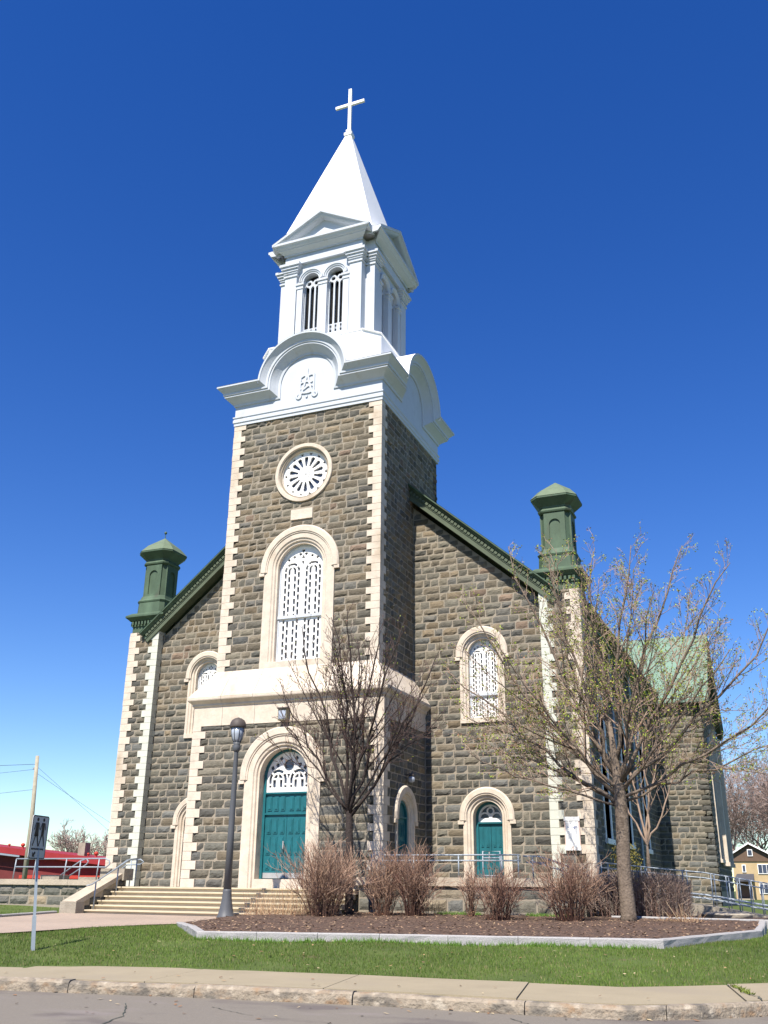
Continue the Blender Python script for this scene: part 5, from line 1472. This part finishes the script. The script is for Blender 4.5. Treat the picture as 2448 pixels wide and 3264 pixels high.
# ---- red building and pole on the left
rz_ = lambda x: 3.51-.0907*(x-5)
rb = empty('red_building',(-44,25,-.9),'long low dark red building with bright red metal roof at the far left','building')
m = MB(); wbox(m,-8,22,0,12,-.5,1.9); m.add([(-8,0,1.9),(22,0,1.9),(-8,0,rz_(-8)-.1),(22,0,rz_(22)-.1)],[(0,1,3,2)]); m.build('wall','redwall',rb)
rz_ = lambda x: 3.51-.0907*(x-5)
m = MB(); m.add([(-8.5,-.7,rz_(-8.5)),(22.6,-.7,rz_(22.6)),(22.6,6,rz_(22.6)-.1),(-8.5,6,rz_(-8.5)-.1),(-8.5,-.7,rz_(-8.5)-.42),(22.6,-.7,rz_(22.6)-.42),(22.6,6,rz_(22.6)-.42),(-8.5,6,rz_(-8.5)-.42)],[(0,1,2,3),(4,5,6,7),(0,1,5,4),(1,2,6,5),(3,0,4,7)]); m.build('roof','redroof',rb)
m = MB(); m.add([(-8.4,-.78,rz_(-8.4)-.44),(7.6,-.78,rz_(7.6)-.44),(7.6,-.70,rz_(7.6)-.44),(-8.4,-.70,rz_(-8.4)-.44),(-8.4,-.78,rz_(-8.4)-.56),(7.6,-.78,rz_(7.6)-.56),(7.6,-.70,rz_(7.6)-.56),(-8.4,-.70,rz_(-8.4)-.56)],[(0,1,2,3),(4,5,6,7),(0,1,5,4),(2,3,7,6)]); m.build('gutter','galv',rb)
for i,(x,s_) in enumerate(((6.2,.36),(6.6,.22),(7.3,.40),(4.9,.22),(12.3,.22),(13.0,.36))):
    m = MB(); lathe(m,(0,0,0),[(.24*s_,-.2),(.24*s_,.45*s_),(.40*s_,.50*s_),(.46*s_,.7*s_),(.36*s_,.92*s_),(.12*s_,1.05*s_)],14)
    o = m.build('roof_vent','redbright',rb); o.location = (x,1.0,rz_(x)-.02)
m = MB(); wbox(m,11.5,12.1,.8,1.4,2.6,3.75); m.build('chimney','conc',rb)
m = MB(); wbox(m,-3.5,-1.8,-.06,.1,.2,2.1); m.build('door','brownsiding',rb)
m = MB(); wbox(m,8.2,16,-1.2,-.02,1.28,1.50); m.build('canopy','redbright',rb)
up_ = empty('utility_pole',(-26.6,14,-.6),'weathered wooden utility pole with thin wires, behind the pedestrian sign','utility pole')
m = MB(); tube(m,[(0.05,0,-.3),(0,0,4),(-.25,0,8.0)],[.155,.135,.11],12); m.build('pole','polewood',up_,True)
def wire(a,b,sag,r=.012):
    pts = [Vector(a).lerp(Vector(b),i/12)+Vector((0,0,-sag*4*(i/12)*(1-i/12))) for i in range(13)]
    w_ = MB(); tube(w_,pts,r,4); w_.build('wire','wire',up_)
wire((-.24,0,7.5),(-40,-10,9.6),.9); wire((-.2,0,7.2),(-60,5,7.6),.7,.009); wire((-.1,0,6.0),(-60,10,6.1),.6,.009)
wire((-.24,0,7.4),(4.2,6,1.9),.0,.009); wire((-.2,0,7.0),(5.0,8,1.9),.05,.009)
m = MB(); wbox(m,-.42,-.2,-.08,.08,7.2,7.3); m.build('insulator','galv',up_)
print('objects', len(bpy.data.objects), 'verts', sum(len(m.vertices) for m in bpy.data.meshes))

# ---- litter, cracks and weeds in the foreground
rg = random.Random(91); lf = MB()
for i in range(260):
    t = rg.random()
    x = rg.uniform(2,17)
    if t < .35: y = kline(x)-rg.random()**2*2.6; z = -1.295
    elif t < .5: y = kline(x)+rg.uniform(.2,1.3); z = -1.128
    else: y = rg.uniform(walk_in(x)+.2, -14.5); z = gz(x,y)+.035
    if point_in(bed_poly,x,y) or point_in(path_poly,x,y): continue
    s = rg.uniform(.018,.05); a = rg.uniform(0,6.28); c,n_ = math.cos(a)*s, math.sin(a)*s
    col = rg.choice([(.34,.22,.11),(.24,.13,.07),(.45,.36,.22),(.16,.10,.06)])
    lf.add([(x-c,y-n_,z),(x+n_*.6,y-c*.6,z+.008),(x+c,y+n_,z+rg.uniform(.004,.02)),(x-n_*.6,y+c*.6,z+.006)],[(0,1,2,3)],col)
tag(lf.build('fallen_leaves','straw'),kind='stuff')
cr_ = MB(); wd = MB()
def crack(pts, z, w0):
    out = []
    for (x0,y0),(x1,y1) in zip(pts[:-1],pts[1:]):
        n = max(2,int(math.hypot(x1-x0,y1-y0)/.09))
        for i in range(n): out.append((x0+(x1-x0)*i/n+rg.uniform(-.025,.025), y0+(y1-y0)*i/n+rg.uniform(-.015,.015)))
    out.append(pts[-1]); vs = []
    for i,(x,y) in enumerate(out):
        w = w0*rg.uniform(.5,1.2); zz = z if not callable(z) else z(x,y)
        vs += [(x-w,y,zz),(x+w,y,zz)]
    cr_.add(vs,[(2*i,2*i+1,2*i+3,2*i+2) for i in range(len(out)-1)]); return out
o_ = crack([(14.75,-18.35),(14.95,-18.9),(15.02,-19.3),(15.2,-19.75),(15.25,-20.1)], -1.125, .011)
for (x,y) in o_[2:14]:
    for _ in range(9):
        b = rg.uniform(0,6.28); h = rg.uniform(.02,.05); px,py = x+rg.uniform(-.03,.03), y+rg.uniform(-.03,.03)
        g = rg.uniform(.8,1.3); wd.add([(px-.009,py,-1.128),(px+.009,py,-1.128),(px+math.cos(b)*h,py+math.sin(b)*h,-1.128+h)],[(0,1,2)],(.11*g,.14*g,.025*g))
crack([(9.0,-22.4),(9.8,-22.9),(10.9,-23.1),(12.2,-23.9)],-1.294,.010); crack([(7.9,-22.6),(8.6,-23.6),(8.9,-24.6)],-1.294,.009); crack([(12.6,-21.8),(13.2,-22.6),(14.6,-23.0)],-1.294,.009)
tag(cr_.build('paving_cracks','roofdark'),kind='structure'); tag(wd.build('weeds','blade'),kind='stuff')
